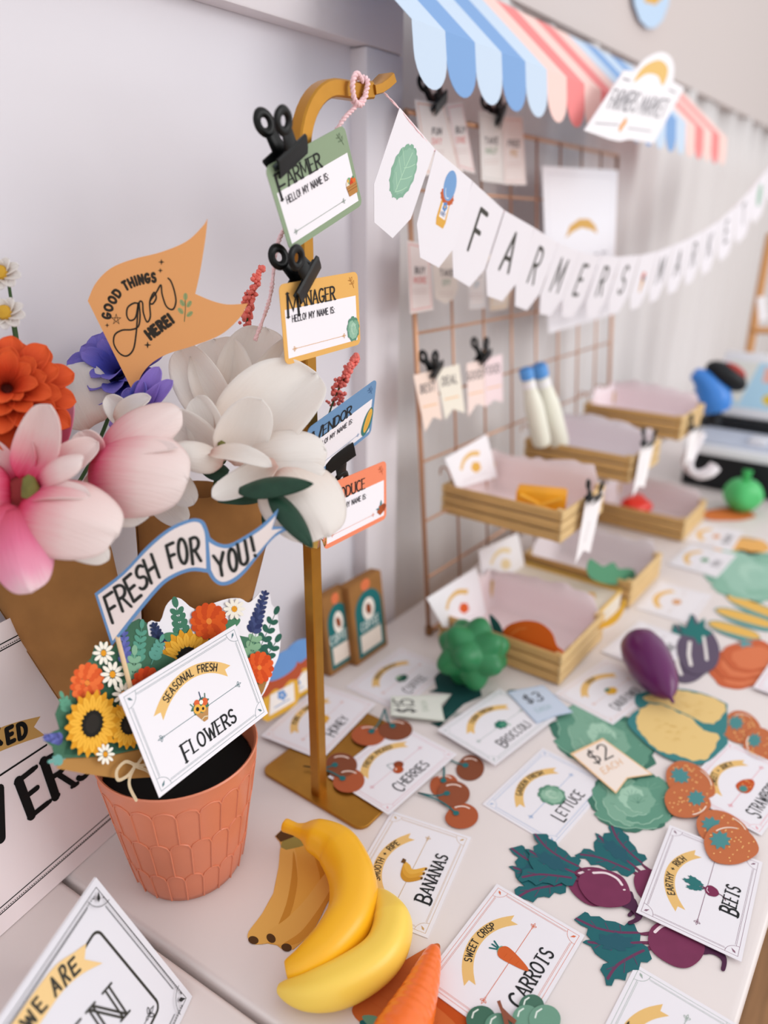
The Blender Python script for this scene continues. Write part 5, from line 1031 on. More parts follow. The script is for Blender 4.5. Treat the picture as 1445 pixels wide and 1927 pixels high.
b3 = cr(0, 1450, 2.89); d = D(pl.uv)
d.poly([tuple(p) for p in smoothc(b3([(-40, 1480), (60, 1380), (180, 1210), (300, 1060), (400, 990), (466, 942)]), 4)]+b3([(457, 1028), (556, 1048)])+[tuple(p) for p in smoothc(b3([(556, 1048), (440, 1110), (340, 1200), (240, 1340), (160, 1460), (100, 1560)]), 4)], 'e9c68c'); d.build('ribbon', op, .0005)
d = D(pl.uv)
for ch, bl, br, tl in (('W', (160, 1405), (205, 1345), (105, 1365)), ('E', (222, 1318), (252, 1285), (170, 1265)), ('A', (300, 1228), (330, 1190), (262, 1150)), ('R', (356, 1172), (378, 1140), (318, 1082)), ('E', (400, 1118), (432, 1085), (368, 1048))): letterbox(d, ch, *[b3([p])[0] for p in (bl, br, tl)], .0021, '3c3a34')
d.build('ribbon_lettering', op, .0006)
d = D(pl.uv); Bn = [b3([p])[0] for p in ((590, 1440), (680, 1335), (490, 1290))]
for off in (-.055, .055):
    for ci, ch in enumerate('NEPO'):
        for s in G[ch][1]: d.line([(Bn[0][0]+(Bn[1][0]-Bn[0][0])*(x+off-.76*ci)/.52+(Bn[2][0]-Bn[0][0])*y, Bn[0][1]+(Bn[1][1]-Bn[0][1])*(x+off-.76*ci)/.52+(Bn[2][1]-Bn[0][1])*y) for x, y in s], .0016, '3a3833')
for x, y in ((0, 0), (.52, 1), (0, 1), (.52, 0)): d.line([(Bn[0][0]+(Bn[1][0]-Bn[0][0])*(x+o_)/.52+(Bn[2][0]-Bn[0][0])*y, Bn[0][1]+(Bn[1][1]-Bn[0][1])*(x+o_)/.52+(Bn[2][1]-Bn[0][1])*y) for o_ in (-.14, .14)], .0016, '3a3833')
d.build('title_lettering', op, .0003)
d = D(); a = pl.uv(*b3([(812, 1325)])[0]); flourish(d, a[0], a[1], .0055, K, 0); d.line([(a[0]-.03, a[1]), (a[0]-.005, a[1])], .0006, K); d.build('flourish_print', op, .0002)
# ================================================================== wire grid against the wall
COP = mat('cc9c7c', .35, metal=.7)
GB = basis((.842, .539, 0), (1, 0, 0), (0, .061, .722)); GP = Pl(basis((.842, .5305, 0), (1, 0, 0), (0, .061, .722)))
gd = thing('wire_grid', 'copper wire grid panel leaning on the wall behind the crates', 'grid panel', GB)
NC, CS = 8, .0902
for k in range(NC+1):
    e = k in (0, NC); r = .0036 if e else .0019
    v, f_ = tubed([(k*CS, .004, .0 if e else .0026), (k*CS, .724, .0 if e else .0026)], r, 8); mesh('upright_wire', v, f_, COP, gd, smooth=True)
    v, f_ = tubed([(0, .004+k*CS*.998, 0), (NC*CS, .004+k*CS*.998, 0)], r, 8); mesh('cross_wire', v, f_, COP, gd, smooth=True)
for x in (0, NC*CS): tube('foot_cap', [(x, .0005, 0), (x, .014, 0)], .0055, mat('8a5f3c', .5), gd, 10)
# coupons clipped to the grid
def sheet(name, label, cat, pl, pts, col, edge=None, art=None, group=None, off=0, th=.0004):
    o = V((0, 0, 0)); u = pl.uvs(pts); cx, cy = sum(p[0] for p in u)/len(u), sum(p[1] for p in u)/len(u); m = pl.m @ Matrix.Translation((cx, cy, off)); t = thing(name, label, cat, m, group); p2 = Pl(m)
    slab('paper', p2.uvs(pts), th, mat(col, .8), t)
    if edge or art:
        d = D(p2.uv); gx, gy = sum(p[0] for p in pts)/len(pts), sum(p[1] for p in pts)/len(pts)
        if edge: d.line([(gx+(x-gx)*.86, gy+(y-gy)*.9) for x, y in pts], .0016, edge, True)
        if art: art(d, gx, gy)
        d.build('print', t, .00004)
    return t
def two_words(a, b, ca='6b6668', cb='e6a8a4'):
    def f(d, x, y):
        for t, yy, c, h in ((a, -8, ca, 11), (b, 10, cb, 10)):
            w = width(t, .2, .3, .8)*h; letters(d, t, lambda u, v, yy=yy, w=w: (x-w/2+u+v*.0, y+yy-v), h, .0021, c, .2, .3, sx=.8)
        for k in (24, 30): d.line([(x-14, y+k), (x+13, y+k-1)], .0008, 'd8c0bc')
    return f
CP = 'coupons clipped on the grid'
sheet('coupon', 'pink edged coupon in the top row beside the lettuce pennant', 'coupon', GP, [(780, 187), (836, 195), (872, 330), (800, 330)], 'efe4df', 'e6b8a4', two_words('FUN', 'DAY'), CP)
sheet('coupon', 'pink edged coupon right of the first, top row', 'coupon', GP, [(840, 196), (870, 191), (894, 327), (864, 318)], 'efe4e0', 'e6b8b8', two_words('BUY', 'ONE'), CP, .0006)
sheet('coupon', 'pale coupon left under the second top row clip', 'coupon', GP, [(901, 208), (944, 219), (948, 346), (906, 340)], 'ece6e2', 'd8d4d0', two_words('TAKE', 'HALF', cb='a8b8a4'), CP)
sheet('coupon', 'pale pink coupon right under the second top row clip', 'coupon', GP, [(945, 219), (983, 220), (990, 348), (949, 347)], 'efe4e0', 'e3cac4', two_words('FREE', 'PIE', cb='d9b48a'), CP, .0006)
sheet('coupon', 'pink bordered coupon leftmost in the second row', 'coupon', GP, [(766, 452), (808, 462), (815, 583), (772, 591)], 'f0e3df', 'e8b0ac', two_words('BUY', 'MORE'), CP)
sheet('coupon', 'pointed cream coupon second in the second row', 'coupon', GP, [(812, 464), (855, 462), (862, 541), (855, 561), (838, 572), (819, 561)], 'eadfd6', None, two_words('TAKE', 'OFF', cb='b4bcae'), CP, .0006)
sheet('coupon', 'pale blue edged coupon third in the second row', 'coupon', GP, [(878, 480), (912, 480), (914, 580), (883, 582)], 'efe8e6', 'd5dade', two_words('EAT', 'UP', cb='c0ccd4'), CP)
sheet('coupon', 'cream tag with gold print fourth in the second row', 'coupon', GP, [(918, 480), (955, 480), (961, 547), (955, 580), (922, 586)], 'efe2d4', 'e6c89c', None, CP, .0006)
SW = [('peach swallowtail coupon leftmost in the third row', [(778, 706), (819, 696), (832, 790), (815, 785), (800, 813)], 'f4ddd0', 'BEST'), ('cream swallowtail coupon second in the third row', [(820, 696), (864, 685), (875, 777), (852, 770), (838, 790)], 'efe8da', 'DEAL'), ('pink swallowtail coupon third in the third row', [(878, 684), (910, 677), (914, 765), (897, 760), (881, 785)], 'f4dfd8', 'GOOD'), ('rose swallowtail coupon fourth in the third row', [(911, 677), (945, 666), (946, 757), (930, 752), (914, 766)], 'f3dde0', 'FOOD')]
for k, (lb, pts_, col, w_) in enumerate(SW): sheet('coupon', lb, 'coupon', GP, pts_, col, None, (lambda d, x, y, w_=w_: (letters(d, w_, lambda u, v: (x-17+u-v*.05, y-18-v-u*.22), 15, .0026, '6b6466', .2, .3, sx=.62), d.line([(x-13, y+8), (x+13, y+2)], .002, 'f0c090'))), CP, .0006*(k % 2))
sheet('poster', 'white market poster with gold arch hanging on the grid', 'poster', GP, [(1020, 312), (1163, 320), (1153, 592), (1032, 628)], 'f1eff4', 'e0dde4', lambda d, x, y: (d.poly([(1064, 448), (1072, 425), (1090, 412), (1108, 412), (1120, 424), (1124, 440), (1112, 432), (1094, 428), (1078, 436)], 'd9ab60'), letters(d, 'MARKET', lambda u, v: (1058+u, 520-v-u*.25), 26, .003, 'a9a4aa', .2, .3, sx=.7)), None, .001)
def grid_clip(label, x, y, ux, uy, s=.8, w=.03):
    a, b = GP.p3(x, y), GP.p3(ux, uy); n = GP.n; u = (b-a).normalized(); r = u.cross(n); bulldog(label, basis(a+n*.0012, r, u), w, s, .0014)
grid_clip('black spring clip on the grid above the first coupon pair', 823, 200, 812, 168, 1.05, .034); grid_clip('black spring clip on the grid above the second coupon pair', 940, 222, 925, 192, 1.05, .034)
grid_clip('black spring clip on the grid behind the honey pennant', 818, 466, 812, 440); grid_clip('black spring clip holding the leftmost swallowtail coupons', 819, 700, 808, 676, .95); grid_clip('black spring clip holding the rose swallowtail coupons', 910, 676, 904, 652, .95)
# ================================================================== string of pennants
SP = [(700, 152, 0.648), (751, 201, 0.66), (819, 281, 0.72), (889, 341, 0.8), (949, 396, 0.88), (1006, 429, 0.95), (1050, 458, 1.03), (1091, 474, 1.1), (1130, 482, 1.16), (1168, 483, 1.22), (1205, 480, 1.28), (1238, 473, 1.34), (1268, 461, 1.4), (1299, 448, 1.46), (1326, 433, 1.52), (1354, 415, 1.58), (1385, 387, 1.64), (1416, 353, 1.7), (1446, 316, 1.76), (1480, 270, 1.82)]
S3 = [dep(*p) for p in SP]
bn = thing('pennant_banner', 'white paper pennant banner reading farmers market on pink string', 'banner', loc=S3[0])
yarn('string', [p-S3[0]+FW*(.003 if k else 0) for k, p in enumerate(S3)], .0010, bn, 8)
def honey_art(d, s=.0155):
    d.poly([(-.62*s, -.5*s), (.62*s, -.5*s), (.72*s, -1.9*s), (.55*s, -2.3*s), (-.55*s, -2.3*s), (-.72*s, -1.9*s)], 'e0ac50'); d.poly([(-.38*s, -.6*s), (.5*s, -.6*s), (.5*s, -1.75*s), (-.42*s, -1.75*s)], 'f1edf0')
    d.poly(wob(0, -.35*s, .98*s, .5*s, 12, .06), 'c4643a'); d.ell(0, .35*s, .86*s, .95*s, '7aa3d4'); d.line([(.5*s*math.cos(R(t)), .3*s+.75*s*math.sin(R(t))) for t in range(200, 300, 12)], .0009, 'eaf0f6')
    for k in range(5): d.ell(.05*s+.2*s*math.cos(R(72*k)), -1.0*s+.2*s*math.sin(R(72*k)), .14*s, .14*s, '5f8fc8', n=10)
    d.ell(.05*s, -1.0*s, .1*s, .1*s, 'e9b44c', n=8); letters(d, 'HONEY', lambda u, v: (-.34*s+u, -1.6*s+v), .25*s, .0005, '5f7fb0', .2, .3, sx=.8)
def leaf_art(d):
    d.poly(wob(.0, -.0, .0155, .026, 15, .035, -.12), '86b09a'); d.poly(wob(.001, .001, .0125, .022, 13, .04, -.12), '93bba6')
    d.line([(-.002, -.021), (0, 0), (.003, .02)], .0008, 'b4d8bd')
    for k, (a, b) in enumerate(((-.012, .004), (.012, .0), (-.011, .013), (.011, .011), (-.009, -.009), (.01, -.012))): d.line([tuple(p) for p in smoothc([(-.001, b-.008), (a*.5, b-.003), (a, b+.003)], 4)], .0006, 'b4d8bd')
def bouq_art(d): d.ell(.0, .008, .009, .009, 'd96a4a'); d.ell(.004, .003, .007, .007, '4b5f7a'); d.poly([(-.007, .003), (.008, .002), (.003, -.02), (-.002, -.02)], 'd8a868')
items = ['leaf', 'honey']+list('FARMERS')+['bouq']+list('MARKET')+['leaf', 'honey']
for k, it in enumerate(items):
    a, b = S3[k+1], S3[k+2]; r = (b-a).normalized(); up = V((0, 0, 1))+RT*((.12+.035*k) if k < 7 else max(0, .33-.04*(k-6))); up = (up-r*up.dot(r)).normalized(); w = (b-a).length*(.985 if k < 1 else 1.0); h = .098; mid = (a+b)/2-up*h/2-S3[0]
    m = basis(mid+(r.cross(up))*.0004*(k % 2), r, up); o = slab('pennant', [(-w*.49, h/2), (w*.49, h/2), (w*.49, -h*.22), (w*.24, -h/2), (-w*.24, -h/2), (-w*.49, -h*.22)], .0004, mat('ece9f0', .75), bn, mtx=m)
    d = D()
    if it == 'leaf': d.t = lambda x, y: (x*1.15, y+.008); leaf_art(d)
    elif it == 'honey': d.t = lambda x, y: (x, y+.024); honey_art(d)
    elif it == 'bouq': bouq_art(d)
    else: gw = G[it][0]; letters(d, it, lambda u, v: (u-gw*.0225, -.0135+v), .045, .0055, '4c4b47', sx=.98)
    d.build('print', o, .0001)
# ================================================================== paper awning
aw = thing('awning', 'paper awning in blue and pink stripes with scalloped edge', 'awning', loc=(.71, .62, .89)); AO = V(aw.location); NS = 20; SWd = 1.245/NS
for k in range(NS):
    blue = (k//5) % 2 == 0; col = (('c6d8ec', '7fa6d8') if blue else ('f5d2cb', 'ee8c8c'))[(k % 5) % 2]; x0, x1 = k*SWd, (k+1)*SWd; yf, zf = -.12, -.108
    m = mat(col, .75)
    mesh('roof_stripe', [(x0, 0, 0), (x1, 0, 0), (x1, yf, zf), (x0, yf, zf), (x0, .0004, -.0006), (x1, .0004, -.0006), (x1, yf+.0004, zf-.0006), (x0, yf+.0004, zf-.0006)], [(0, 3, 2, 1), (4, 5, 6, 7), (0, 1, 5, 4), (2, 3, 7, 6), (1, 2, 6, 5), (0, 4, 7, 3)], m, aw)
    hs = .060; pts_ = [(x0, 0), (x0, -hs*.45)]+[((x0+x1)/2-(SWd/2)*math.cos(R(t)), -hs*.45-hs*.55*math.sin(R(t))) for t in range(15, 180, 15)]+[(x1, -hs*.45), (x1, 0)]
    slab('scallop', pts_, .0005, m, aw, mtx=Matrix(((1, 0, 0, 0), (0, .12, -.99, yf), (0, .99, .12, zf), (0, 0, 0, 1))))
msp = Pl(basis((1.4, .462, .70), (1, 0, 0), (0, 0, 1))); c3 = cr(1000, 50, 3.247)
outl = c3([(570, 265), (625, 275)])+[tuple(p) for p in smoothc(c3([(640, 260), (700, 195), (790, 155), (850, 185), (872, 250), (865, 335)]), 5)]+c3([(935, 375), (745, 715), (600, 690), (540, 702), (480, 690), (325, 635)])
def market_art(d, x, y):
    d.poly([tuple(p) for p in smoothc(c3([(625, 340), (680, 250), (770, 205), (825, 235), (832, 290), (800, 360), (770, 300), (700, 290)]), 5, True)], 'e6c078')
    for t, bl, br, tl in (('FARMERS', (462, 498), (625, 520), (510, 385)), ('MARKET', (648, 530), (800, 556), (690, 425))):
        w = width(t, .18, .3, 1); xx = 0; B, Rr, T = [c3([p])[0] for p in (bl, br, tl)]
        for ch in t:
            for s in G[ch][1]: d.line([(B[0]+(Rr[0]-B[0])*(xx+px)/w+(T[0]-B[0])*py, B[1]+(Rr[1]-B[1])*(xx+px)/w+(T[1]-B[1])*py) for px, py in s], .0026, '6a6870')
            xx += G[ch][0]+.18
    d.line(c3([(390, 590), (530, 600)]), .0012, '8a8890'); d.line(c3([(590, 620), (730, 640)]), .0012, '8a8890'); d.line(c3([(540, 625), (575, 575)]), .008, 'eaa860'); d.line(c3([(560, 318), (600, 330)]), .002, '8a8890'); d.line(c3([(840, 385), (880, 405)]), .002, '8a8890')
sheet('market_sign', 'white farmers market plaque with gold arch on the awning', 'sign', msp, outl, 'f2f0f5', None, market_art, None, 0, .002)
wpl = Pl(basis((2, .6585, 1.0), (1, 0, 0), (0, 0, 1))); sheet('wall_pennant', 'light blue scalloped pennant high on the wall above the awning', 'pennant', wpl, [(1186, -60), (1266, -60), (1258, 10), (1246, 40), (1232, 53), (1218, 53), (1204, 38), (1194, 10)], 'bcd6f0', None, lambda d, x, y: d.poly(wob(1228, -8, 18, 16, 6, .1), 'dcae58'), None, 0, .001)
# ================================================================== wooden crates
WOOD = mat('caa066', .6, noise=.16, scale=14, stretch=(1, 1, 9)); WOODL = mat('dcbb86', .6, noise=.1, scale=14, stretch=(1, 1, 9))
CW, CL, CH = .152, .196, .048
def crate_parts(t):
    for i in range(3):
        z0 = .002+i*.0158
        for x in (0, CW-.004): boxo('side_slat', (x, .004, z0), (x+.004, CL-.004, z0+.0135), WOOD, t, .0006)
        for y in (-.0005, CL-.0035): boxo('end_slat', (-.001, y, z0), (CW+.001, y+.004, z0+.0135), WOODL, t, .0006)
    for x in (.004, CW-.012):
        for y in (.0036, CL-.0115): boxo('corner_post', (x, y, 0), (x+.008, y+.008, CH), WOODL, t)
    for k in range(5): boxo('floor_slat', (.006+k*.0285, .004, .0005), (.006+k*.0285+.026, CL-.004, .003), WOOD, t)
def liner(t, col, hi, seed):
    rnd = random.Random(seed); n = 14; per = []; ring = []
    for k in range(n): ring.append((.014+(CW-.028)*k/n, .014))
    for k in range(n): ring.append((CW-.014, .014+(CL-.028)*k/n))
    for k in range(n): ring.append((CW-.014-(CW-.028)*k/n, CL-.014))
    for k in range(n): ring.append((.014, CL-.014-(CL-.028)*k/n))
    vs_, fs = [], []; N = len(ring)
    for j, (ins, z) in enumerate(((.006, .0045), (0, .006), (-.006, .03), (-.007, CH+.004), (-.008, CH+hi))):
        for k, (x, y) in enumerate(ring):
            dx, dy = (x-CW/2)/(CW/2), (y-CL/2)/(CL/2); sx = max(-1, min(1, dx*1.3)); sy = max(-1, min(1, dy*1.3))
            w = rnd.uniform(-.0008, .0008); vs_.append((x-sx*ins*(1 if abs(dx) > .7 else .2)+w, y-sy*ins*(1 if abs(dy) > .7 else .2)+w, (z+rnd.uniform(-.004, .003)+.005*math.sin(k*.35+seed) if dx > -.6 and dy > -.75 else CH-.004) if j == 4 else min(z, CH-.006) if dx < -.6 or dy < -.75 else z))
    for j in range(4):
        for k in range(N): a, b = j*N+k, j*N+(k+1) % N; fs.append((a, b, b+N, a+N))
    fs.append(tuple(range(N-1, -1, -1)))
    o = mesh('paper_liner', vs_, fs, mat(col, .8), t, smooth=True); o.modifiers.new('thickness', 'SOLIDIFY').thickness = .0003; o['label'] = 'pale paper lining the crate'
def hang(t):
    for x in (.03, CW-.03): tube('hook', smoothc([(x, CL-.001, .03), (x, CL+.008, .058), (x, CL+.022, .062), (x, CL+.024, .05)], 5), .0014, COP, t, 6)
CR = [((.835, .320, .0006), 'f0dfe2', .026, 0, 'wooden slatted crate nearest on the table beside the toy broccoli'), ((1.112, .322, .0006), 'e6dcdf', .02, 0, 'wooden slatted crate in the middle of the table row'), ((1.452, .335, .0006), 'e9dde0', .02, 0, 'wooden slatted crate farthest on the table row'),
      ((.905, .368, .176), 'efdcdc', .024, 1, 'wooden slatted crate hung on the grid, nearest upper one'), ((1.195, .376, .184), 'e9dfe4', .02, 1, 'wooden slatted crate hung on the grid holding the milk bottles'), ((1.44, .368, .207), 'efdfe3', .024, 1, 'wooden slatted crate hung on the grid, farthest upper one')]
for (loc, lc, hi, hg, lb) in CR:
    t = thing('wooden_crate', lb, 'crate', loc=loc, group='wooden slatted crates'); crate_parts(t); liner(t, lc, hi, int(loc[0]*100))
    if hg: hang(t)
def crate_card(label, pts, Y, arc, pic):
    """card leaning in a crate: four corners TL TR BR BL"""
    pl = Pl(basis(ony(*pts[3], Y), (1, 0, 0), (0, .12, .99)))
    def q(u, v): return tuple(pts[0][k]*(1-u)*(1-v)+pts[1][k]*u*(1-v)+pts[2][k]*u*v+pts[3][k]*(1-u)*v for k in (0, 1))
    def art(d, x, y):
        d.line([tuple(p) for p in smoothc([q(.24, .52), q(.36, .32), q(.55, .24), q(.74, .32)], 5)], .008, arc, cap=False); c = q(.58, .6); d.poly(wob(c[0], c[1], 9, 10, 5, .06), pic); d.line([q(.2, .85), q(.8, .8)], .001, 'd8d0d4')
    sheet('crate_card', label, 'card', pl, pts, 'f3f0f4', None, art, 'cards leaning in the crates', 0, .0006)
crate_card('white card leaning in the nearest upper crate', [(837, 863), (916, 817), (936, 898), (860, 920)], .545, 'e6bd78', 'e6b457')
crate_card('pale white card leaning behind the lowest crate card', [(901, 1036), (974, 1003), (993, 1088), (908, 1096)], .512, 'ecd6a8', 'e9d3a8')
crate_card('white card with orange picture leaning in the lowest crate', [(803, 1126), (896, 1068), (920, 1178), (834, 1180)], .500, 'e6bd78', 'e0632e')
op_ = Pl(basis((.8428, .402, .05), (0, -1, 0), (0, 0, 1)))
sheet('orange_cutout', 'orange paper fruit standing in the lowest crate', 'cutout', op_, [tuple(p) for p in smoothc([(945, 1195), (955, 1177), (985, 1168), (1015, 1172), (1038, 1190), (1048, 1215), (1060, 1228), (1030, 1245), (960, 1225)], 5, True)], 'd96112', None, lambda d, x, y: d.line([(960, 1195), (975, 1184), (990, 1182)], .0014, 'e88a48'))
sheet('leaf_cutout', 'dark teal paper leaf beside the orange fruit', 'cutout', Pl(basis((.8421, .415, .05), (0, -1, 0), (0, 0, 1))), [tuple(p) for p in smoothc([(921, 1156), (934, 1166), (944, 1182), (950, 1210), (946, 1216), (932, 1196), (924, 1178)], 5, True)], '1f5a58')
gl = Pl(basis((1.17, .345, .04), (1, 0, 0), (0, .25, .96))); sheet('lettuce_cutout', 'green paper leaves standing in the middle table crate', 'cutout', gl, [tuple(p) for p in smoothc([(1104, 1072), (1110, 1052), (1122, 1058), (1136, 1066), (1154, 1058), (1164, 1070), (1185, 1070), (1196, 1078), (1190, 1095), (1150, 1100), (1115, 1090)], 4, True)], '4f8a68')
# cheese
ch = thing('toy_cheese', 'orange yellow toy cheese block in the nearest upper crate', 'toy food', basis(V((.957, .425, .1872)), (.35, -.93, 0), (.93, .35, 0)))
bm = bmesh.new(); box(bm, (-.036, -.016, .0), (.036, .018, .044), .004); sharp(fromm('body', bm, mat('f2a51c', .5, noise=.08, scale=30), ch)); tube('rib', [(-.03, -.0165, .038), (.03, -.0165, .012)], .003, mat('f5b53c', .5), ch, 8); tube('rib', [(-.03, -.0165, .012), (.03, -.0165, .038)], .003, mat('f5b53c', .5), ch, 8)
lump('toy_tomatoes', 'bright red toy tomatoes in the far table crate', V((1.475, .45, .0375))+V((.02, 0, 0)), .032, (1.15, 1.1, .9), 7, mat('ea3422', .3, coat=.3), 5, amp=.22, sharpn=6)
# milk bottles
for x, y, tx, ty, lb in ((1020, 836, 990, 700, 'cream milk bottle with blue cap, left one in the crate'), (1052, 838, 1015, 694, 'cream milk bottle with blue cap, right one in the crate')):
    p, q_ = onz(x, y, .194), None; Y0 = .515; p = ony(x, y, Y0); q_ = ony(tx, ty, Y0+.02); ax = (q_-p); L = ax.length; a = ax.normalized(); s1 = a.cross(V((0, 1, 0))).normalized(); m = Matrix(((s1.x, a.cross(s1).x, a.x, p.x), (s1.y, a.cross(s1).y, a.y, p.y), (s1.z, a.cross(s1).z, a.z, p.z), (0, 0, 0, 1)))
    t = thing('toy_milk_bottle', lb, 'toy bottle', m, 'toy milk bottles'); k = L/.16
    lathe('body', [(0, 0), (.017*k, .001), (.019*k, .01), (.019*k, .085*k), (.0165*k, .105*k), (.012*k, .128*k), (.0115*k, .15*k), (0, .1505*k)], mat('f0f0e2', .35, coat=.2), t, 24); lathe('label_band', [(.0128*k, .128*k), (.0128*k, .143*k)], mat('f8f8fb', .5), t, 24); lathe('cap', [(.0118*k, .146*k), (.0135*k, .147*k), (.0135*k, .164*k), (.011*k, .167*k), (0, .1675*k)], mat('5b9be0', .4), t, 24)
# tags clipped on the crate fronts
for x, y0, y1, Y, lb, cl in ((1112, 945, 1062, .358, 'white swallowtail tag on the front of the nearest upper crate', 1), (1214, 842, 935, .366, 'white swallowtail tag on the front of the milk bottle crate', 1), (1304, 812, 880, .358, 'white swallowtail tag on the front of the farthest upper crate', 0)):
    pl = Pl(basis(ony(x, y0, Y), (1, 0, 0), (0, 0, 1))); w = 18 if cl else 14; k = (y1-y0)/117
    sheet('crate_tag', lb, 'tag', pl, [(x-10*k, y0), (x+24*k, y0-22*k), (x-2*k, y1-22*k), (x-14*k, y1-26*k), (x-30*k, y1)], 'f5f0f2', None, lambda d, gx, gy: d.line([(gx+3, gy-20), (gx-6, gy+18)], .003, 'c9c4c8'), 'tags on the crate fronts')
    a = ony(x+4, y0-4, Y-.004); bulldog('black and silver spring clip holding the tag on '+('the nearest upper crate', 'the milk bottle crate', 'the farthest upper crate')[(1112, 1214, 1304).index(x)], basis(a, (1, 0, 0), (0, 0, 1)), .026, .75, .003)
yl_ = cr(780, 780, 3.6125)
for k, (pts_, lb) in enumerate(((yl_([(770, 1215), (860, 1180), (945, 1200), (930, 1240), (830, 1245)]), 'yellow paper lemon between the crates, left one'), (yl_([(1040, 1290), (1110, 1230), (1215, 1210), (1220, 1260), (1130, 1310)]), 'yellow paper lemon between the crates, right one'), (yl_([(1220, 1440), (1300, 1400), (1390, 1320), (1425, 1250), (1435, 1300), (1380, 1400), (1290, 1450)]), 'curved yellow paper peel between the crates'))):
    cut('lemon_cutout', lb, [tuple(p) for p in smoothc(pts_, 4, True)], 'e3ac34', .0315+.0003*k, None, group='yellow paper fruit between crates')
ty = thing('card_tray', 'shallow cream cardboard tray between the two nearest table crates', 'tray', loc=(.9945, .335, .0006))
boxo('tray_base', (0, 0, 0), (.11, .185, .03), mat('e6dccd', .7), ty, .001)
for lo, hi in (((0, 0, .03), (.11, .002, .036)), ((0, .183, .03), (.11, .185, .036)), ((0, .002, .03), (.002, .183, .036)), ((.108, .002, .03), (.11, .183, .036))): boxo('tray_rim', lo, hi, mat('e0b860', .7), ty)
# ================================================================== honey jars and coffee bags by the wall
hp = Pl(basis((.57, .576, .0006), (1, 0, 0), (0, .16, .98)))
def jar_sheet(label, cx, cy, k, off):
    q = lambda a, b: (cx+a*k, cy+b*k+(-a*.55*k)); body = [q(-34, 10), q(30, 10), q(34, 52), q(26, 66), q(-26, 66), q(-36, 56)]
    u = hp.uvs([q(0, 66)])[0]; t = thing('honey_jar_cutout', label, 'cutout', hp.m @ Matrix.Translation((u[0], u[1], off)), 'paper honey jars'); p2 = Pl(t.matrix_basis)
    slab('jar', p2.uvs(body), .0006, mat('e0ad3c', .7), t); slab('ruffle', p2.uvs([tuple(p) for p in smoothc([q(-38, 6), q(-30, -14), q(0, -20), (q(30, -16)), q(38, 4), q(30, 16), q(14, 10), q(0, 18), q(-14, 11), q(-30, 18)], 4, True)]), .0005, mat('b5522f', .7), t, z=.0005); slab('lid', p2.uvs([tuple(p) for p in smoothc([q(-26, -12), q(-24, -40), q(0, -52), q(24, -42), q(26, -12), q(0, -4)], 5, True)]), .0005, mat('6a97d0', .7), t, z=.001)
    d = D(p2.uv); d.poly([q(-22, 18), q(22, 18), q(24, 54), q(-24, 56)], 'f1ece8')
    for i in range(5): d.ell(q(9*math.cos(R(72*i))*.6, 30)[0], q(0, 30+6*math.sin(R(72*i)))[1], 4, 4, '6a97d0', n=10)
    d.line([q(-14, 46), q(14, 45)], .0016, '8fa6cc'); d.build('label_print', t, .0006)
jar_sheet('paper honey jar with blue lid, right one behind the post', 556, 1256, .95, -.004); jar_sheet('paper honey jar with blue lid, left one behind the bouquet', 530, 1278, 1.0, .004)
def coffee(label, pa, pb, h, dpt, yaw=0):
    a, b = onz(*pa), onz(*pb); w = (b-a).length; r = (b-a).normalized(); lean = .12; t = thing('coffee_bag', label, 'coffee bag', basis((a+b)/2+V((0, 0, .0006)), r, (0, lean, 1)), 'kraft coffee bags'); hw = w/2
    bm = bmesh.new(); box(bm, (-hw, 0, -dpt), (hw, h, 0), .003); sharp(fromm('bag', bm, KRAFT, t))
    d = D(); T_ = '1f6a6c'; d.poly([(-hw*.8, .008), (hw*.8, .008), (hw*.8, h*.62)]+[(hw*.8*math.cos(R(x)), h*.62+h*.24*math.sin(R(x))) for x in range(0, 181, 12)]+[(-hw*.8, h*.62)], T_); d.poly([(-hw*.62, .014), (hw*.62, .014), (hw*.62, h*.34), (-hw*.62, h*.34)], 'e6d8cc'); d.ell(0, h*.62, hw*.36, h*.14, 'ece2d8'); d.ell(0, h*.62, hw*.16, h*.075, '8a4322', .3); d.ell(-hw*.05, h*.93, hw*.28, h*.07, 'd9744a')
    w_ = width('COFFEE', .2, .3, .8)*.0125; letters(d, 'COFFEE', lambda u, v: (-w_/2+u, h*.385+v), .0125, .0018, 'd8e0dc', .2, .3, sx=.8); d.build('label_print', t, .0003)
coffee('kraft coffee bag with teal label, left one half behind the post', (622, 1276), (670, 1244), .118, .02); coffee('kraft coffee bag with teal label, right one by the curtain', (672, 1256), (731, 1214), .122, .02)
# ================================================================== toy till and scanner at the far end
BK = mat('15181d', .45); WH = mat('eef0f6', .4)
rg = thing('toy_register', 'black toy cash register with white keyboard rim and blue screen', 'toy register', loc=(1.83, .16, .0006))
boxo('drawer', (0, 0, 0), (.26, .29, .085), BK, rg, .006)
def wedge(name, pts, y0, y1, m): 
    n = len(pts); mesh(name, [(x, y0, z) for x, z in pts]+[(x, y1, z) for x, z in pts], [tuple(range(n)), tuple(range(2*n-1, n-1, -1))]+[(i, i+n, (i+1) % n+n, (i+1) % n) for i in range(n)], m, rg)
wedge('keyboard_rim', [(-.004, .085), (-.004, .103), (.1, .125), (.26, .125), (.26, .085)], -.003, .293, WH); wedge('key_panel', [(.012, .1075), (.012, .1105), (.098, .1285), (.098, .125)], .02, .27, mat('c3cbdc', .5)); wedge('screen_base', [(.10, .1255), (.10, .152), (.25, .165), (.25, .1255)], .0, .29, BK)
boxo('key', (.03, .06, .114), (.08, .10, .128), mat('5f8fd0', .4), rg, .002); boxo('key', (.03, .12, .114), (.08, .16, .128), mat('e8e8f0', .4), rg, .002)
sm = Matrix.Translation((.115, .145, .1585)) @ basis((0, 0, 0), (0, -1, 0), (.35, 0, .94))
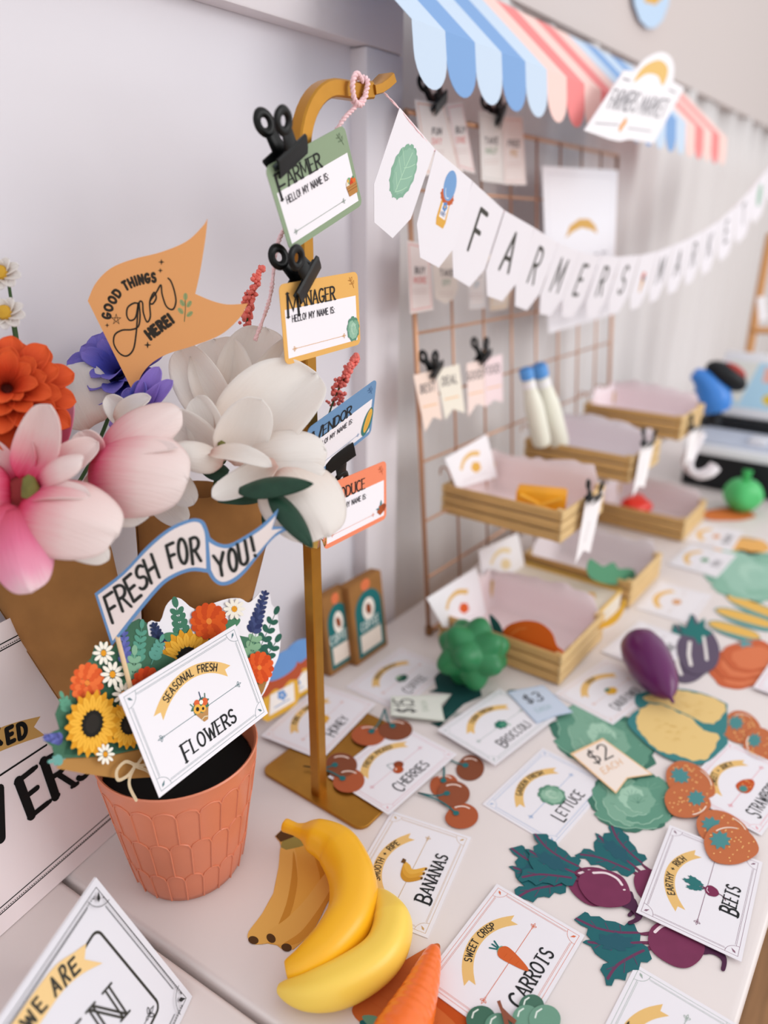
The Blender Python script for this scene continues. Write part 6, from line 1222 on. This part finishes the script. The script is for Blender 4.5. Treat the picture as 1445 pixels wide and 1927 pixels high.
bm = bmesh.new(); box(bm, (-.13, 0, -.02), (.13, .16, 0), .006); mo = sharp(fromm('monitor', bm, WH, rg, sm))
d = D(); d.poly([(-.108, .024), (.108, .024), (.108, .136), (-.108, .136)], 'b5dcf2'); d.poly([(-.108, .06), (-.07, .03), (-.045, .136), (-.108, .136)], 'e6e8e2'); d.poly([(-.03, .09), (.04, .09), (.04, .126), (-.03, .126)], 'f0b8aa'); d.ell(.0, .05, .02, .014, 'e8c94a'); d.build('screen', mo, .0002)
sc = thing('toy_scanner', 'blue toy scanner with black and red head leaning on the crates', 'toy scanner', loc=dep(1335, 760, 1.72)); so = V(sc.location); BL = mat('3d86dd', .35, coat=.3)
tube('grip', smoothc([dep(1305, 702, 1.7)-so, dep(1325, 716, 1.7)-so, dep(1340, 742, 1.71)-so, dep(1346, 772, 1.72)-so], 6), lambda t: .012+.028*min(1, t*1.5)*(1 if t < .8 else 1-(t-.8)*1.5), BL, sc, 14)
bm = bmesh.new(); bmesh.ops.create_uvsphere(bm, u_segments=24, v_segments=14, radius=1); hm = basis(dep(1366, 708, 1.69)-so, RT*.85+DN*.55, DN*-.85+RT*.5)
for v in bm.verts: v.co = V((v.co.x*.052, v.co.y*.026, v.co.z*.03))
fromm('head', bm, BK, sc, hm, True); bm = bmesh.new(); bmesh.ops.create_uvsphere(bm, u_segments=20, v_segments=12, radius=1)
for v in bm.verts: v.co = V((v.co.x*.032+.006, v.co.y*.014+.016, v.co.z*.026+.004))
fromm('red_cap', bm, mat('b04038', .4), sc, hm, True); tube('cord_boot', smoothc([dep(1322, 740, 1.74)-so, dep(1306, 752, 1.74)-so, dep(1296, 764, 1.74)-so], 5), .0155, BK, sc, 12); tube('foot', [dep(1346, 770, 1.73)-so, dep(1342, 800, 1.74)-so], .016, BK, sc, 12)
cs = smoothc([dep(1318, 812, 1.5), dep(1300, 850, 1.5), dep(1292, 880, 1.5), dep(1312, 902, 1.49), dep(1340, 898, 1.48), dep(1356, 884, 1.48)], 6); o = thing('paper_curl', 'curled white paper strip hanging before the black register', 'paper', loc=cs[0])
vs_, fs = [], []
for k, p in enumerate(cs): vs_ += [p-cs[0]+V((0, 0, .0)), p-cs[0]+FW*.03+V((0, 0, .008)), ]
fs = [(2*k, 2*k+1, 2*k+3, 2*k+2) for k in range(len(cs)-1)]; b = mesh('strip', vs_, fs, mat('efe9ee', .7), o, smooth=True); b.modifiers.new('thickness', 'SOLIDIFY').thickness = .014
rp = thing('wooden_easel', 'tan wooden easel leg at the far right behind the register', 'easel', loc=dep(1404, 700, 1.95)); ro = V(rp.location)
tube('leg', [dep(1398, 730, 1.96)-ro, dep(1420, 600, 1.95)-ro, dep(1450, 440, 1.94)-ro], .011, mat('c9925c', .6), rp, 4); tube('leg', [dep(1500, 740, 1.96)-ro, dep(1480, 600, 1.95)-ro, dep(1456, 440, 1.94)-ro], .011, mat('c9925c', .6), rp, 4); tube('crossbar', [dep(1416, 622, 1.945)-ro, dep(1490, 622, 1.945)-ro], .009, mat('c9925c', .6), rp, 4)
sheet('easel_tag', 'small white tag hanging on the wooden easel leg', 'tag', facing(1432, 590, 1.9), [(1424, 560), (1440, 556), (1446, 600), (1428, 606)], 'f6f4f8')
